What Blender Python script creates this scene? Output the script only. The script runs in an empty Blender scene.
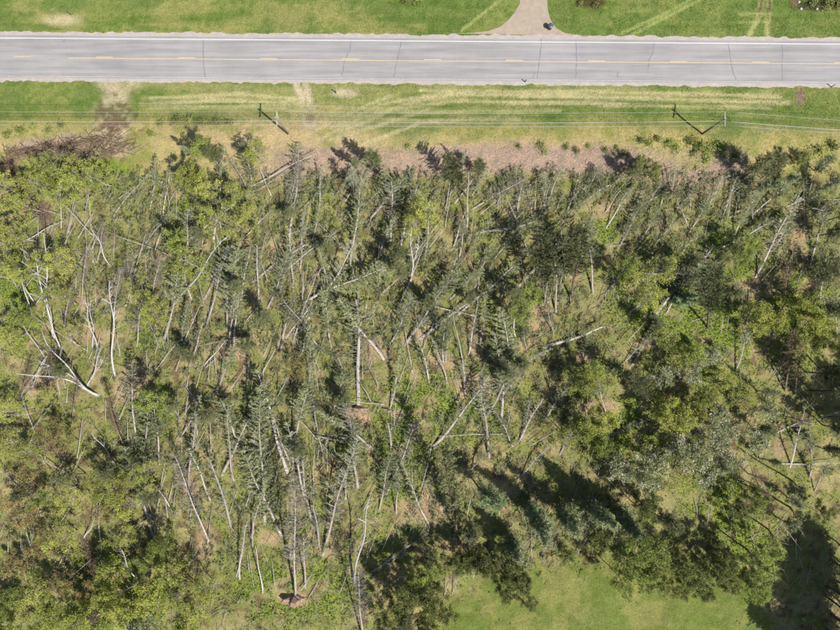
import bpy, math
import numpy as np
from mathutils import Vector, Matrix

R = math.radians
rng = np.random.default_rng(11)
scene = bpy.context.scene
COL = scene.collection

# ------------------------------------------------------------------ camera, sky, sun, exposure
H = 106.0            # drone altitude (m)
S = 5.5              # photo pixels per metre on the ground
cam_d = bpy.data.cameras.new('camera')
cam = bpy.data.objects.new('camera', cam_d)
COL.objects.link(cam)
cam.location = (0, 0, H)
cam_d.sensor_fit = 'HORIZONTAL'
cam_d.angle = 2 * math.atan((420 / S) / H)
cam_d.clip_start = 1.0
cam_d.clip_end = 4000
scene.camera = cam

SUN_EL = R(51)
SX, SY = 0.763, -0.646                     # horizontal direction towards the sun
world = bpy.data.worlds.new('World')
scene.world = world
world.use_nodes = True
wn = world.node_tree
bg = wn.nodes['Background']
sky = wn.nodes.new('ShaderNodeTexSky')
sky.sky_type = 'NISHITA'
sky.sun_disc = False
sky.sun_elevation = SUN_EL
sky.sun_rotation = math.atan2(SX, SY)
wn.links.new(sky.outputs[0], bg.inputs[0])
bg.inputs[1].default_value = 0.07
sun_d = bpy.data.lights.new('sun', 'SUN')
sun_d.energy = 4.6
sun_d.angle = R(0.53)
sun_d.color = (1.0, 0.965, 0.915)
sun = bpy.data.objects.new('sun', sun_d)
COL.objects.link(sun)
sun.rotation_euler = Vector((-SX * math.cos(SUN_EL), -SY * math.cos(SUN_EL), -math.sin(SUN_EL))).to_track_quat('-Z', 'Y').to_euler()
sun.location = (60, -50, 90)
scene.view_settings.view_transform = 'Standard'
scene.view_settings.look = 'None'
scene.view_settings.exposure = 1.0
scene.view_settings.gamma = 1.0
scene.view_settings.use_curve_mapping = False

# ------------------------------------------------------------------ helpers
def W(px, py):
    """photo pixel -> ground metres"""
    return (np.asarray(px) - 420.0) / S, (315.0 - np.asarray(py)) / S

def lin(c):
    c = np.asarray(c, float) / 255.0
    return np.where(c <= 0.04045, c / 12.92, ((c + 0.055) / 1.055) ** 2.4)

def alb(*c):
    """sunlit sRGB as seen -> base colour"""
    return lin(c) / 2.05

def sstep(a, b, x):
    t = np.clip((x - a) / (b - a), 0, 1)
    return t * t * (3 - 2 * t)

# value noise for laying out ground cover
_tab = np.random.default_rng(5).random((256, 256))
def vnoise(x, y):
    xi = np.floor(x).astype(int); yi = np.floor(y).astype(int)
    fx = x - xi; fy = y - yi
    fx = fx * fx * (3 - 2 * fx); fy = fy * fy * (3 - 2 * fy)
    a = _tab[xi % 256, yi % 256]; b = _tab[(xi + 1) % 256, yi % 256]
    c = _tab[xi % 256, (yi + 1) % 256]; d = _tab[(xi + 1) % 256, (yi + 1) % 256]
    return (a * (1 - fx) + b * fx) * (1 - fy) + (c * (1 - fx) + d * fx) * fy
def fbm(x, y, f, o=4):
    s = 0; a = 0.5; t = 0
    for i in range(o):
        s = s + a * vnoise(x * f + 17 * i, y * f + 31 * i); t += a
        f *= 2.03; a *= 0.55
    return s / t

ROAD_Y0 = 46.3
def road_c(x):                       # centre line of the road (turned 0.4 degrees)
    return ROAD_Y0 - 0.0075 * x
def height(x, y):
    d = y - road_c(x)
    und = (fbm(x, y, 0.05, 3) - 0.5) * 1.6 + (fbm(x, y, 0.3, 2) - 0.5) * 0.45
    south = sstep(-8, -20, d)
    ditch = -0.45 * np.exp(-((d + 10.5) / 2.2) ** 2)
    north = sstep(8, 14, d) * 0.0
    return -0.03 + ditch + und * south + north

def link(name, me, mat=None, parent=None, loc=None):
    o = bpy.data.objects.new(name, me)
    COL.objects.link(o)
    if mat is not None and me is not None and len(me.materials) == 0:
        me.materials.append(mat)
    if parent is not None:
        o.parent = parent
    if loc is not None:
        o.location = loc
    return o

def tag(o, label=None, cat=None, group=None, kind=None):
    if label: o['label'] = label
    if cat: o['category'] = cat
    if group: o['group'] = group
    if kind: o['kind'] = kind
    return o

def quads_mesh(name, Q, tint=None, col=None):
    """Q (N,4,3) loose quads -> mesh (fast)"""
    Q = np.asarray(Q, np.float32); n = len(Q)
    me = bpy.data.meshes.new(name)
    me.vertices.add(n * 4); me.loops.add(n * 4); me.polygons.add(n)
    me.vertices.foreach_set('co', Q.reshape(-1))
    me.loops.foreach_set('vertex_index', np.arange(n * 4, dtype=np.int32))
    me.polygons.foreach_set('loop_start', np.arange(0, n * 4, 4, dtype=np.int32))
    me.update(calc_edges=True)
    if tint is not None:
        a = me.attributes.new('tint', 'FLOAT', 'POINT')
        a.data.foreach_set('value', np.repeat(np.asarray(tint, np.float32), 4))
    if col is not None:
        a = me.attributes.new('col', 'FLOAT_COLOR', 'POINT')
        c = np.concatenate([np.repeat(np.asarray(col, np.float32), 4, axis=0), np.ones((n * 4, 1), np.float32)], 1)
        a.data.foreach_set('color', c.reshape(-1))
    return me

class MB:
    """mesh collector with shared vertices"""
    def __init__(s): s.v = []; s.f = []
    def tube(s, pts, rad, n=6, cap=True):
        pts = [Vector(p) for p in pts]; base = len(s.v); m = len(pts)
        x = None
        for i, p in enumerate(pts):
            t = (pts[min(i + 1, m - 1)] - pts[max(i - 1, 0)]).normalized()
            if x is None:
                x = t.orthogonal().normalized()
            else:
                x = (x - t * x.dot(t)).normalized()
            y = t.cross(x)
            for k in range(n):
                a = 2 * math.pi * k / n
                s.v.append(tuple(p + (x * math.cos(a) + y * math.sin(a)) * rad[i]))
        for i in range(m - 1):
            for k in range(n):
                a = base + i * n + k; b = base + i * n + (k + 1) % n
                s.f.append((a, b, b + n, a + n))
        if cap:
            s.f.append(tuple(base + k for k in reversed(range(n))))
            s.f.append(tuple(base + (m - 1) * n + k for k in range(n)))
    def box(s, c, d, rz=0):
        c = Vector(c); base = len(s.v); m = Matrix.Rotation(rz, 3, 'Z')
        for z in (-1, 1):
            for y in (-1, 1):
                for x in (-1, 1):
                    s.v.append(tuple(c + m @ Vector((x * d[0] / 2, y * d[1] / 2, z * d[2] / 2))))
        for q in ((0, 2, 3, 1), (4, 5, 7, 6), (0, 1, 5, 4), (2, 6, 7, 3), (0, 4, 6, 2), (1, 3, 7, 5)):
            s.f.append(tuple(base + k for k in q))
    def lathe(s, prof, n=14, c=(0, 0, 0)):
        base = len(s.v)
        for r, z in prof:
            for k in range(n):
                a = 2 * math.pi * k / n
                s.v.append((c[0] + r * math.cos(a), c[1] + r * math.sin(a), c[2] + z))
        for i in range(len(prof) - 1):
            for k in range(n):
                a = base + i * n + k; b = base + i * n + (k + 1) % n
                s.f.append((a, b, b + n, a + n))
        s.f.append(tuple(base + k for k in reversed(range(n))))
        s.f.append(tuple(base + (len(prof) - 1) * n + k for k in range(n)))
    def mesh(s, name, smooth=False):
        me = bpy.data.meshes.new(name)
        me.from_pydata(s.v, [], s.f); me.update()
        if smooth: me.shade_smooth()
        return me

# ------------------------------------------------------------------ materials
def new_mat(name):
    m = bpy.data.materials.new(name); m.use_nodes = True
    nt = m.node_tree; nt.nodes.clear()
    out = nt.nodes.new('ShaderNodeOutputMaterial')
    return m, nt, out
def N(nt, t, **kw):
    n = nt.nodes.new(t)
    for k, v in kw.items(): setattr(n, k, v)
    return n
def noise(nt, scale, detail=4, rough=0.6, vec=None):
    n = N(nt, 'ShaderNodeTexNoise'); n.inputs['Scale'].default_value = scale
    n.inputs['Detail'].default_value = detail; n.inputs['Roughness'].default_value = rough
    if vec is not None: nt.links.new(vec, n.inputs['Vector'])
    return n
def ramp(nt, fac, stops):
    r = N(nt, 'ShaderNodeValToRGB')
    el = r.color_ramp.elements
    while len(el) < len(stops): el.new(0.5)
    for e, (p, c) in zip(el, stops):
        e.position = p; e.color = (*c, 1)
    nt.links.new(fac, r.inputs[0]); return r
def mul(nt, a, b, fac=1.0, mode='MULTIPLY'):
    m = N(nt, 'ShaderNodeMix', data_type='RGBA', blend_type=mode)
    m.inputs[0].default_value = fac
    nt.links.new(a, m.inputs[6]); nt.links.new(b, m.inputs[7])
    return m.outputs[2]
def principled(nt, out, col, rough=0.9, spec=0.2):
    p = N(nt, 'ShaderNodeBsdfPrincipled')
    p.inputs['Roughness'].default_value = rough
    p.inputs['Specular IOR Level'].default_value = spec
    if hasattr(col, 'is_linked'): nt.links.new(col, p.inputs['Base Color'])
    else: p.inputs['Base Color'].default_value = (*col, 1)
    nt.links.new(p.outputs[0], out.inputs[0]); return p
def bump(nt, p, hgt, strength, dist):
    b = N(nt, 'ShaderNodeBump'); b.inputs['Strength'].default_value = strength
    b.inputs['Distance'].default_value = dist
    nt.links.new(hgt, b.inputs['Height']); nt.links.new(b.outputs[0], p.inputs['Normal'])

def ground_mat():
    m, nt, out = new_mat('ground_soil_and_grass')
    at = N(nt, 'ShaderNodeAttribute', attribute_name='col')
    co = N(nt, 'ShaderNodeTexCoord')
    n1 = noise(nt, 3.2, 5, 0.75, co.outputs['Object'])
    r1 = ramp(nt, n1.outputs[0], [(0.25, (0.55, 0.58, 0.5)), (0.5, (0.97, 0.98, 0.95)), (0.78, (1.4, 1.34, 1.26))])
    n2 = noise(nt, 0.6, 5, 0.7, co.outputs['Object'])
    r2 = ramp(nt, n2.outputs[0], [(0.3, (0.72, 0.78, 0.7)), (0.5, (1, 1, 1)), (0.7, (1.22, 1.12, 1.05))])
    c = mul(nt, mul(nt, at.outputs['Color'], r1.outputs[0]), r2.outputs[0])
    p = principled(nt, out, c, 0.95, 0.1)
    n3 = noise(nt, 5.0, 4, 0.7, co.outputs['Object'])
    bump(nt, p, n3.outputs[0], 0.8, 0.25)
    return m

def leaf_mat(name, stops, trans=0.25, rough=0.65, spec=0.12, rand=0.25):
    """stops: colours picked by the per-leaf tint"""
    m, nt, out = new_mat(name)
    at = N(nt, 'ShaderNodeAttribute', attribute_name='tint')
    r = ramp(nt, at.outputs['Fac'], stops)
    oi = N(nt, 'ShaderNodeObjectInfo')
    r2 = ramp(nt, oi.outputs['Random'], [(0, (1 - rand, 1 - rand, 1 - rand * 1.1)), (0.5, (1, 1, 1)), (1, (1 + rand, 1 + rand * .85, 1 + rand * .6))])
    c = mul(nt, r.outputs[0], r2.outputs[0])
    p = N(nt, 'ShaderNodeBsdfPrincipled'); p.inputs['Roughness'].default_value = rough
    p.inputs['Specular IOR Level'].default_value = spec
    nt.links.new(c, p.inputs['Base Color'])
    t = N(nt, 'ShaderNodeBsdfTranslucent'); nt.links.new(c, t.inputs['Color'])
    mx = N(nt, 'ShaderNodeMixShader'); mx.inputs[0].default_value = trans
    nt.links.new(p.outputs[0], mx.inputs[1]); nt.links.new(t.outputs[0], mx.inputs[2])
    nt.links.new(mx.outputs[0], out.inputs[0]); return m

def bark_mat(name, a, b, scale=6, rough=0.85, stretch=0.25):
    m, nt, out = new_mat(name)
    co = N(nt, 'ShaderNodeTexCoord')
    mp = N(nt, 'ShaderNodeMapping'); mp.inputs['Scale'].default_value = (1, 1, stretch)
    nt.links.new(co.outputs['Object'], mp.inputs[0])
    n = noise(nt, scale, 4, 0.7, mp.outputs[0])
    r = ramp(nt, n.outputs[0], [(0.3, tuple(a)), (0.68, tuple(b))])
    oi = N(nt, 'ShaderNodeObjectInfo')
    r2 = ramp(nt, oi.outputs['Random'], [(0, (.78, .78, .78)), (1, (1.15, 1.13, 1.1))])
    p = principled(nt, out, mul(nt, r.outputs[0], r2.outputs[0]), rough, 0.2)
    bump(nt, p, n.outputs[0], 0.5, 0.03)
    return m

def flat_mat(name, c, rough=0.8, var=0.15, scale=8, spec=0.3, metal=0):
    m, nt, out = new_mat(name)
    co = N(nt, 'ShaderNodeTexCoord')
    n = noise(nt, scale, 5, 0.7, co.outputs['Object'])
    c = np.asarray(c)
    r = ramp(nt, n.outputs[0], [(0.3, tuple(c * (1 - var))), (0.7, tuple(np.minimum(c * (1 + var), 0.9)))])
    p = principled(nt, out, r.outputs[0], rough, spec)
    p.inputs['Metallic'].default_value = metal
    return m

def asphalt_mat():
    m, nt, out = new_mat('worn_asphalt')
    co = N(nt, 'ShaderNodeTexCoord')
    mp = N(nt, 'ShaderNodeMapping'); mp.inputs['Scale'].default_value = (0.05, 1.0, 1)
    nt.links.new(co.outputs['Object'], mp.inputs[0])
    n1 = noise(nt, 1.3, 4, 0.6, mp.outputs[0])           # long wheel-track streaks
    r1 = ramp(nt, n1.outputs[0], [(0.3, tuple(alb(156, 153, 151))), (0.7, tuple(alb(188, 184, 181)))])
    n2 = noise(nt, 0.25, 5, 0.7, co.outputs['Object'])
    r2 = ramp(nt, n2.outputs[0], [(0.3, (.92, .92, .93)), (0.7, (1.07, 1.06, 1.05))])
    n3 = noise(nt, 30, 3, 0.7, co.outputs['Object'])
    r3 = ramp(nt, n3.outputs[0], [(0.3, (.86, .86, .86)), (0.7, (1.12, 1.12, 1.12))])
    c = mul(nt, mul(nt, r1.outputs[0], r2.outputs[0]), r3.outputs[0])
    p = principled(nt, out, c, 0.85, 0.3)
    bump(nt, p, n3.outputs[0], 0.3, 0.01)
    return m

def gravel_mat(name, c):
    m, nt, out = new_mat(name)
    co = N(nt, 'ShaderNodeTexCoord'); c = np.asarray(c)
    n1 = noise(nt, 0.7, 6, 0.75, co.outputs['Object'])
    r1 = ramp(nt, n1.outputs[0], [(0.3, tuple(c * np.array([.84, .83, .82]))), (0.7, tuple(c * 1.13))])
    v = N(nt, 'ShaderNodeTexVoronoi'); v.inputs['Scale'].default_value = 14
    nt.links.new(co.outputs['Object'], v.inputs['Vector'])
    r2 = ramp(nt, v.outputs['Distance'], [(0.0, (1.12, 1.12, 1.12)), (0.7, (.8, .8, .8))])
    cc = mul(nt, r1.outputs[0], r2.outputs[0])
    p = principled(nt, out, cc, 0.95, 0.15)
    bump(nt, p, v.outputs['Distance'], 0.5, 0.03)
    return m

def paint_mat(name, c, wear):
    m, nt, out = new_mat(name)
    co = N(nt, 'ShaderNodeTexCoord')
    n = noise(nt, 2.5, 6, 0.8, co.outputs['Object'])
    r = ramp(nt, n.outputs[0], [(wear, tuple(alb(190, 188, 188))), (wear + 0.14, tuple(c))])
    principled(nt, out, r.outputs[0], 0.7, 0.3)
    return m

M = {}
M['ground'] = ground_mat()
M['asphalt'] = asphalt_mat()
M['gravel'] = gravel_mat('shoulder_gravel', alb(210, 199, 190))
M['drive'] = gravel_mat('driveway_gravel', alb(200, 184, 162))
M['white_paint'] = paint_mat('worn_white_paint', alb(238, 238, 236), 0.3)
M['faded_paint'] = paint_mat('faded_white_paint', alb(222, 220, 216), 0.46)
M['yellow_paint'] = paint_mat('worn_yellow_paint', alb(236, 208, 150), 0.36)
M['crack'] = flat_mat('tar_crack', alb(140, 138, 140), 0.8, 0.2, 3)
M['wood_pole'] = bark_mat('weathered_pole_wood', alb(120, 108, 88), alb(185, 168, 140), 5)
M['arm_wood'] = bark_mat('pale_crossarm_wood', alb(190, 182, 150), alb(215, 208, 178), 5, stretch=1)
M['porcelain'] = flat_mat('porcelain', alb(205, 205, 200), 0.3, 0.08, 5, 0.5)
M['wire'] = flat_mat('aluminium_wire', alb(208, 208, 202), 0.5, 0.06, 1, 0.4)
M['steel'] = flat_mat('galvanised_steel', (0.32, 0.33, 0.34), 0.5, 0.2, 9, 0.5)
M['bin'] = flat_mat('dark_plastic', (0.035, 0.04, 0.05), 0.42, 0.3, 6, 0.5)
M['bin_lid'] = flat_mat('grey_plastic_lid', (0.05, 0.06, 0.075), 0.4, 0.2, 6, 0.5)
M['dark_post'] = flat_mat('dark_post', (0.05, 0.045, 0.04), 0.8, 0.3, 8)
M['reflector'] = flat_mat('reflector', (0.5, 0.3, 0.05), 0.3, 0.1, 8)
M['stone'] = flat_mat('pale_stone', alb(215, 212, 205), 0.9, 0.2, 4)
M['soil'] = flat_mat('torn_soil', alb(176, 150, 126), 0.95, 0.4, 3, 0.1)
M['bark_grey'] = bark_mat('grey_conifer_bark', alb(152, 140, 128), alb(220, 210, 198))
M['bark_pale'] = bark_mat('pale_stripped_wood', alb(178, 168, 156), alb(226, 218, 208))
M['bark_brown'] = bark_mat('brown_bark', alb(105, 88, 74), alb(165, 146, 128))
M['bark_birch'] = bark_mat('white_birch_bark', alb(186, 182, 174), alb(232, 228, 220), 4, stretch=2.5)
M['bark_dark'] = bark_mat('dark_bark', alb(84, 76, 66), alb(140, 128, 114))
M['twig_grey'] = flat_mat('dead_twigs', alb(158, 148, 134), 0.9, 0.3, 0.8)
M['twig_brush'] = flat_mat('torn_brush', alb(132, 112, 88), 0.9, 0.5, 0.5)
M['twig_brown'] = flat_mat('brown_twigs', alb(128, 106, 88), 0.9, 0.35, 0.8)
def g(*c): return tuple(np.array(alb(*c)) * np.array([1.66, 1.58, 1.5]))
def gn(*c): return tuple(np.array(alb(*c)) * np.array([1.52, 1.6, 1.58]))
M['needles_olive'] = leaf_mat('olive_needles', [(0, gn(92, 100, 66)), (.4, gn(130, 136, 94)), (.75, gn(158, 160, 120)), (1, gn(182, 178, 146))])
M['needles_dark'] = leaf_mat('dark_needles', [(0, g(72, 82, 54)), (.5, g(108, 117, 80)), (1, g(146, 150, 112))])
M['needles_grey'] = leaf_mat('grey_green_needles', [(0, gn(112, 116, 86)), (.5, gn(152, 154, 124)), (1, gn(186, 180, 158))])
M['needles_fresh'] = leaf_mat('fresh_green_needles', [(0, gn(104, 120, 82)), (.5, gn(140, 156, 108)), (1, gn(172, 184, 138))])
M['needles_slash'] = leaf_mat('slash_needles', [(0, gn(100, 108, 72)), (.4, gn(134, 139, 97)), (.75, gn(160, 160, 122)), (1, gn(186, 174, 146))])
M['leaf_yellow'] = leaf_mat('yellow_green_leaves', [(0, g(112, 122, 56)), (.5, g(152, 162, 78)), (1, g(184, 188, 112))], .3)
M['leaf_green'] = leaf_mat('spring_green_leaves', [(0, g(98, 114, 56)), (.5, g(136, 152, 78)), (1, g(166, 178, 108))], .3)
M['leaf_orange'] = leaf_mat('orange_buds', [(0, g(118, 110, 70)), (.5, g(150, 136, 92)), (1, g(166, 162, 108))], .3)
M['leaf_silver'] = leaf_mat('silvery_leaves', [(0, g(90, 102, 56)), (.5, g(122, 134, 84)), (.68, g(152, 157, 122)), (1, g(192, 192, 168))], .2, .5, .3)
M['leaf_dark'] = leaf_mat('dull_green_leaves', [(0, g(86, 96, 54)), (.5, g(118, 128, 74)), (1, g(152, 158, 102))], .3)

# ------------------------------------------------------------------ setting: ground sheet
def pxgrid(x, y): return x * S + 420.0, 315.0 - y * S

def seg_d(px, py, a, b):
    ax, ay = a; bx, by = b
    dx, dy = bx - ax, by - ay
    t = np.clip(((px - ax) * dx + (py - ay) * dy) / (dx * dx + dy * dy), 0, 1)
    return np.hypot(px - ax - t * dx, py - ay - t * dy)
def line_d(px, py, pts):
    d = 1e9
    for a, b in zip(pts[:-1], pts[1:]): d = np.minimum(d, seg_d(px, py, a, b))
    return d
def ell(px, py, cx, cy, rx, ry): return np.hypot((px - cx) / rx, (py - cy) / ry)

# bare soil scars between the fallen trees (photo pixels)
SCARS = [(357, 417, 17, 9), (398, 414, 9, 5), (232, 352, 15, 11), (190, 488, 11, 13), (294, 600, 17, 8), (540, 318, 20, 15), (420, 325, 12, 18),
         (372, 352, 16, 14), (600, 410, 26, 10), (585, 355, 12, 10), (85, 335, 22, 14), (78, 303, 12, 9), (285, 255, 22, 20), (250, 250, 9, 16), (540, 505, 14, 12),
         (505, 500, 8, 18), (470, 385, 26, 14), (575, 270, 8, 22), (602, 212, 11, 10), (800, 235, 10, 26), (440, 360, 18, 12),
         (455, 545, 22, 10), (340, 285, 7, 14), (205, 540, 14, 20), (420, 510, 30, 18), (745, 285, 16, 8), (40, 385, 26, 12), (270, 540, 16, 8),
         (130, 385, 20, 22), (330, 550, 14, 10), (475, 340, 14, 22), (525, 345, 16, 10), (160, 250, 20, 14), (780, 445, 6, 20), (640, 345, 12, 8)]
GREENS = [(190, 240, 40, 55), (90, 175, 70, 26), (20, 300, 30, 60), (425, 405, 60, 36), (400, 460, 30, 60), (345, 430, 26, 30), (290, 590, 80, 40),
          (480, 420, 40, 30), (585, 385, 30, 18), (620, 430, 60, 40), (720, 260, 60, 40), (700, 340, 70, 60), (745, 560, 40, 60), (150, 410, 30, 30),
          (385, 545, 18, 16), (530, 330, 30, 20), (660, 300, 60, 50), (150, 330, 25, 25), (110, 590, 90, 50), (800, 320, 40, 60), (720, 500, 40, 40), (610, 230, 15, 25)]

def ground_colour(x, y):
    px, py = pxgrid(x, y)
    d = y - road_c(x)                                   # + north of the road
    n1 = fbm(x, y, 0.12, 4); n2 = fbm(x + 50, y, 0.45, 4); n3 = fbm(x, y + 90, 0.06, 3)
    n4 = fbm(x * 0.35, y + 40, 0.5, 4)                  # streaks along the verge
    def A(*c): return np.array(alb(*c))[None, :]
    def mix(c, k, f): return c * (1 - f[:, None]) + k * f[:, None]
    # verge grass
    c = np.repeat(A(118, 136, 74), len(x), 0)
    n5 = fbm(x * 0.12, y * 1.6 + 70, 0.5, 4); n6 = fbm(x, y, 1.3, 3)
    mid = sstep(100, 150, px) * sstep(795, 770, px)
    c = mix(c, A(146, 154, 88), sstep(.42, .62, n1) * .6)
    c = mix(c, A(92, 122, 50), sstep(.5, .64, n6) * .55)
    c = mix(c, A(90, 120, 46), sstep(.52, .62, n5) * .5)
    c = mix(c, A(182, 176, 124), sstep(.42, .6, .6 * n5 + .4 * n4) * (.14 + .36 * mid) * (d < 0))
    # north: dry patches
    nth = (d > 0) * 1.0
    c = mix(c, A(178, 170, 112), sstep(.5, .62, n4) * nth * .38 * sstep(560, 400, px))
    c = mix(c, A(205, 192, 160), sstep(1.1, .3, ell(px, py, 62, 20, 26, 8)) * .8)
    c = mix(c, A(88, 82, 52), sstep(1.1, .5, ell(px, py, 588, 3, 16, 6) + (n2 - .5) * 1.5))
    c = mix(c, A(74, 80, 50), sstep(1.1, .5, ell(px, py, 822, 4, 30, 7) + (n2 - .5) * 1.2))
    c = mix(c, A(128, 112, 84), sstep(1.0, .5, ell(px, py, 795, 2, 5, 7)))
    for q in ([(763, -4), (758, 18), (750, 34)], [(771, -4), (768, 14), (767, 34)]):
        ld = line_d(px, py, q)
        c = mix(c, A(185, 190, 128), sstep(4, 1, ld) * .8); c = mix(c, A(112, 92, 72), sstep(2.2, .8, ld) * sstep(26, 12, py) * .9)
    for q in ([(620, 34), (660, 16), (690, 0)], [(630, 36), (672, 14), (700, 0)], [(740, 14), (772, 14)], [(740, 22), (770, 22)], [(505, -4), (462, 30)]):
        c = mix(c, A(176, 186, 118), sstep(2.4, .8, line_d(px, py, q)) * .6)
    # southern verge: tan brush toward the forest edge
    sou = (d < 0) * 1.0
    tan = sstep(112, 140, py + (n1 - .5) * 40 - 10 * sstep(560, 760, px) + 8 * sstep(420, 250, px))
    c = mix(c, A(184, 172, 118), tan * sou * .85)
    c = mix(c, A(196, 178, 142), tan * sou * sstep(460, 330, px) * sstep(120, 260, px) * .8)
    c = mix(c, A(140, 148, 76), tan * sou * sstep(.52, .62, n2) * .6)
    # pinkish brown mulch strip at the foot of the blowdown
    myc = 163 - 4 * np.sin(px / 60.0) + 14 * np.exp(-((px - 690) / 40.0) ** 2) - 6 * np.exp(-((px - 560) / 60.0) ** 2)
    mul_ = np.exp(-((py - myc + (n1 - .5) * 20) / 14.5) ** 4) * sstep(255, 300, px) * sstep(760, 735, px)
    c = mix(c, A(186, 163, 143), np.clip(mul_ * 1.2, 0, 1) * sou)
    ml2 = sstep(1.15, .55, ell(px, py, 75, 148, 72, 15) + (n2 - .5) * .7)
    c = mix(c, A(178, 160, 146), ml2)
    for q in ([(6, 152), (60, 146), (104, 138)], [(70, 154), (100, 147), (134, 143)], [(88, 150), (110, 141), (128, 136)], [(8, 158), (30, 150), (52, 148)]):
        c = mix(c, A(112, 94, 82), sstep(3.2, .8, line_d(px, py, q) + (n2 - .5) * 5) * .8)
    # bare lane from the road, ruts
    ld = line_d(px, py, [(118, 80), (116, 110), (108, 140)])
    c = mix(c, A(196, 184, 156), sstep(26, 7, ld + (n2 - .5) * 30) * .9)
    c = mix(c, A(122, 100, 80), sstep(15, 5, np.hypot((px - 114) * .7, (py - 118) * .8) + (fbm(x, y, 1.1, 3) - .5) * 40) * .9)
    for q in ([(294, 76), (302, 98), (306, 124)], [(303, 76), (310, 100), (313, 124)]):
        ld = line_d(px, py, q)
        c = mix(c, A(206, 194, 168), sstep(5, 1.5, ld + (n2 - .5) * 4) * .95)
    c = mix(c, A(140, 122, 100), sstep(1.1, .4, ell(px, py, 309, 116, 6, 8) + (n2 - .5)) * .8)
    c = mix(c, A(204, 194, 170), sstep(1.1, .3, ell(px, py, 345, 93, 18, 6)) * .85)
    c = mix(c, A(150, 130, 112), sstep(1.1, .4, ell(px, py, 800, 96, 6, 12) + (n2 - .5) * .8) * .9)
    for q in ([(330, 128), (380, 104), (440, 94), (600, 97)], [(340, 132), (395, 108), (460, 101), (620, 104)], [(140, 104), (230, 100), (330, 106), (420, 112), (560, 110)],
              [(330, 140), (400, 118), (430, 108)], [(520, 96), (640, 98), (790, 103)], [(520, 102), (640, 105), (770, 108)], [(150, 98), (240, 94), (300, 99)], [(318, 140), (360, 118), (420, 100), (470, 92)], [(308, 134), (350, 112), (390, 96)], [(360, 146), (420, 122), (500, 116)], [(150, 108), (250, 106), (320, 113), (420, 120), (520, 118)], [(600, 92), (700, 94), (780, 97)], [(420, 90), (520, 92), (600, 91)]):
        c = mix(c, A(194, 187, 146), sstep(2.6, .8, line_d(px, py, q) + (n2 - .5) * 1.5) * .85)
    c = mix(c, A(72, 88, 48), sstep(1.1, .4, ell(px, py, 200, 120, 44, 6) + (n2 - .5) * .8) * .7)   # reedy ditch
    c = mix(c, A(74, 104, 40), sstep(2.6, 1.0, np.abs(d + 9.6) + (n4 - .5) * 3) * .35 * sou)
    # forest floor
    fst = sstep(168, 182, py + (n1 - .5) * 16) 
    left = sstep(150, 120, px) * sstep(150, 160, py)
    fst = np.clip(fst + left * sstep(150, 160, py), 0, 1) * (1 - np.clip(mul_ * 1.2, 0, 1) * .7)
    f = np.repeat(A(148, 148, 98), len(x), 0)
    f = mix(f, A(180, 166, 124), sstep(.46, .6, n1) * .55)
    f = mix(f, A(136, 146, 80), sstep(.46, .58, n2) * .85)
    f = mix(f, A(112, 96, 74), sstep(.56, .7, fbm(x + 9, y + 77, .8, 3)) * .8)
    gz = 0
    for (cx, cy, rx, ry) in GREENS: gz = np.maximum(gz, sstep(1.2, .5, ell(px, py, cx, cy, rx, ry) + (n2 - .5) * .9))
    f = mix(f, A(138, 156, 66), gz * .9 * sstep(.38, .5, n2))
    sc = 0
    for i, (cx, cy, rx, ry) in enumerate(SCARS): sc = np.maximum(sc, sstep(1.15, .6, ell(px, py, cx, cy, rx, ry) + (n2 - .5) * .8) * (.95 if i < 5 else .6))
    f = mix(f, A(194, 166, 140), sc)
    tr = line_d(px, py, [(86, 540), (93, 575), (96, 632)]); f = mix(f, A(118, 104, 90), sstep(8, 3, tr + (n2 - .5) * 6))
    tr = line_d(px, py, [(4, 152), (10, 175), (30, 205), (46, 218)]); f = mix(f, A(128, 110, 98), sstep(11, 4, tr + (n2 - .5) * 8))
    # mown clearing
    cl = sstep(1.06, .9, ell(px, py, 606, 640, 176, 92) + (n1 - .5) * .35) * sstep(556, 575, py + np.abs(px - 540) * .02)
    m_ = np.repeat(A(124, 138, 72), len(x), 0)
    m_ = mix(m_, A(160, 156, 98), sstep(.46, .62, n1) * .5); m_ = mix(m_, A(104, 126, 52), sstep(.48, .64, n2) * .6)
    f = f * (1 - cl[:, None]) + m_ * cl[:, None]
    c = c * (1 - fst[:, None]) + f * fst[:, None]
    return c * np.array([[1.22, 1.16, 1.1]])

def build_ground():
    def axis(a, b, step, far):
        core = np.arange(a, b + 1e-6, step); out = []; v = b; s = step * 3
        while v < far: v += s; s *= 1.6; out.append(v)
        out = np.array(out); lo = a - (out - b)
        return np.concatenate([lo[::-1], core, out])
    xs = axis(-84, 84, 0.4, 1800); ys = axis(-62, 62, 0.4, 1800)
    X, Y = np.meshgrid(xs, ys); x = X.ravel(); y = Y.ravel()
    z = height(x, y)
    nx, ny = len(xs), len(ys)
    idx = np.arange(nx * ny).reshape(ny, nx)
    F = np.stack([idx[:-1, :-1], idx[:-1, 1:], idx[1:, 1:], idx[1:, :-1]], -1).reshape(-1, 4)
    me = bpy.data.meshes.new('ground')
    me.vertices.add(nx * ny); me.loops.add(F.size); me.polygons.add(len(F))
    me.vertices.foreach_set('co', np.stack([x, y, z], 1).astype(np.float32).ravel())
    me.loops.foreach_set('vertex_index', F.astype(np.int32).ravel())
    me.polygons.foreach_set('loop_start', np.arange(0, F.size, 4, dtype=np.int32))
    me.update(calc_edges=True); me.shade_smooth()
    c = ground_colour(x, y)
    a = me.attributes.new('col', 'FLOAT_COLOR', 'POINT')
    a.data.foreach_set('color', np.concatenate([c, np.ones((len(c), 1))], 1).astype(np.float32).ravel())
    tag(link('ground', me, M['ground']), kind='structure')
build_ground()

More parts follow.
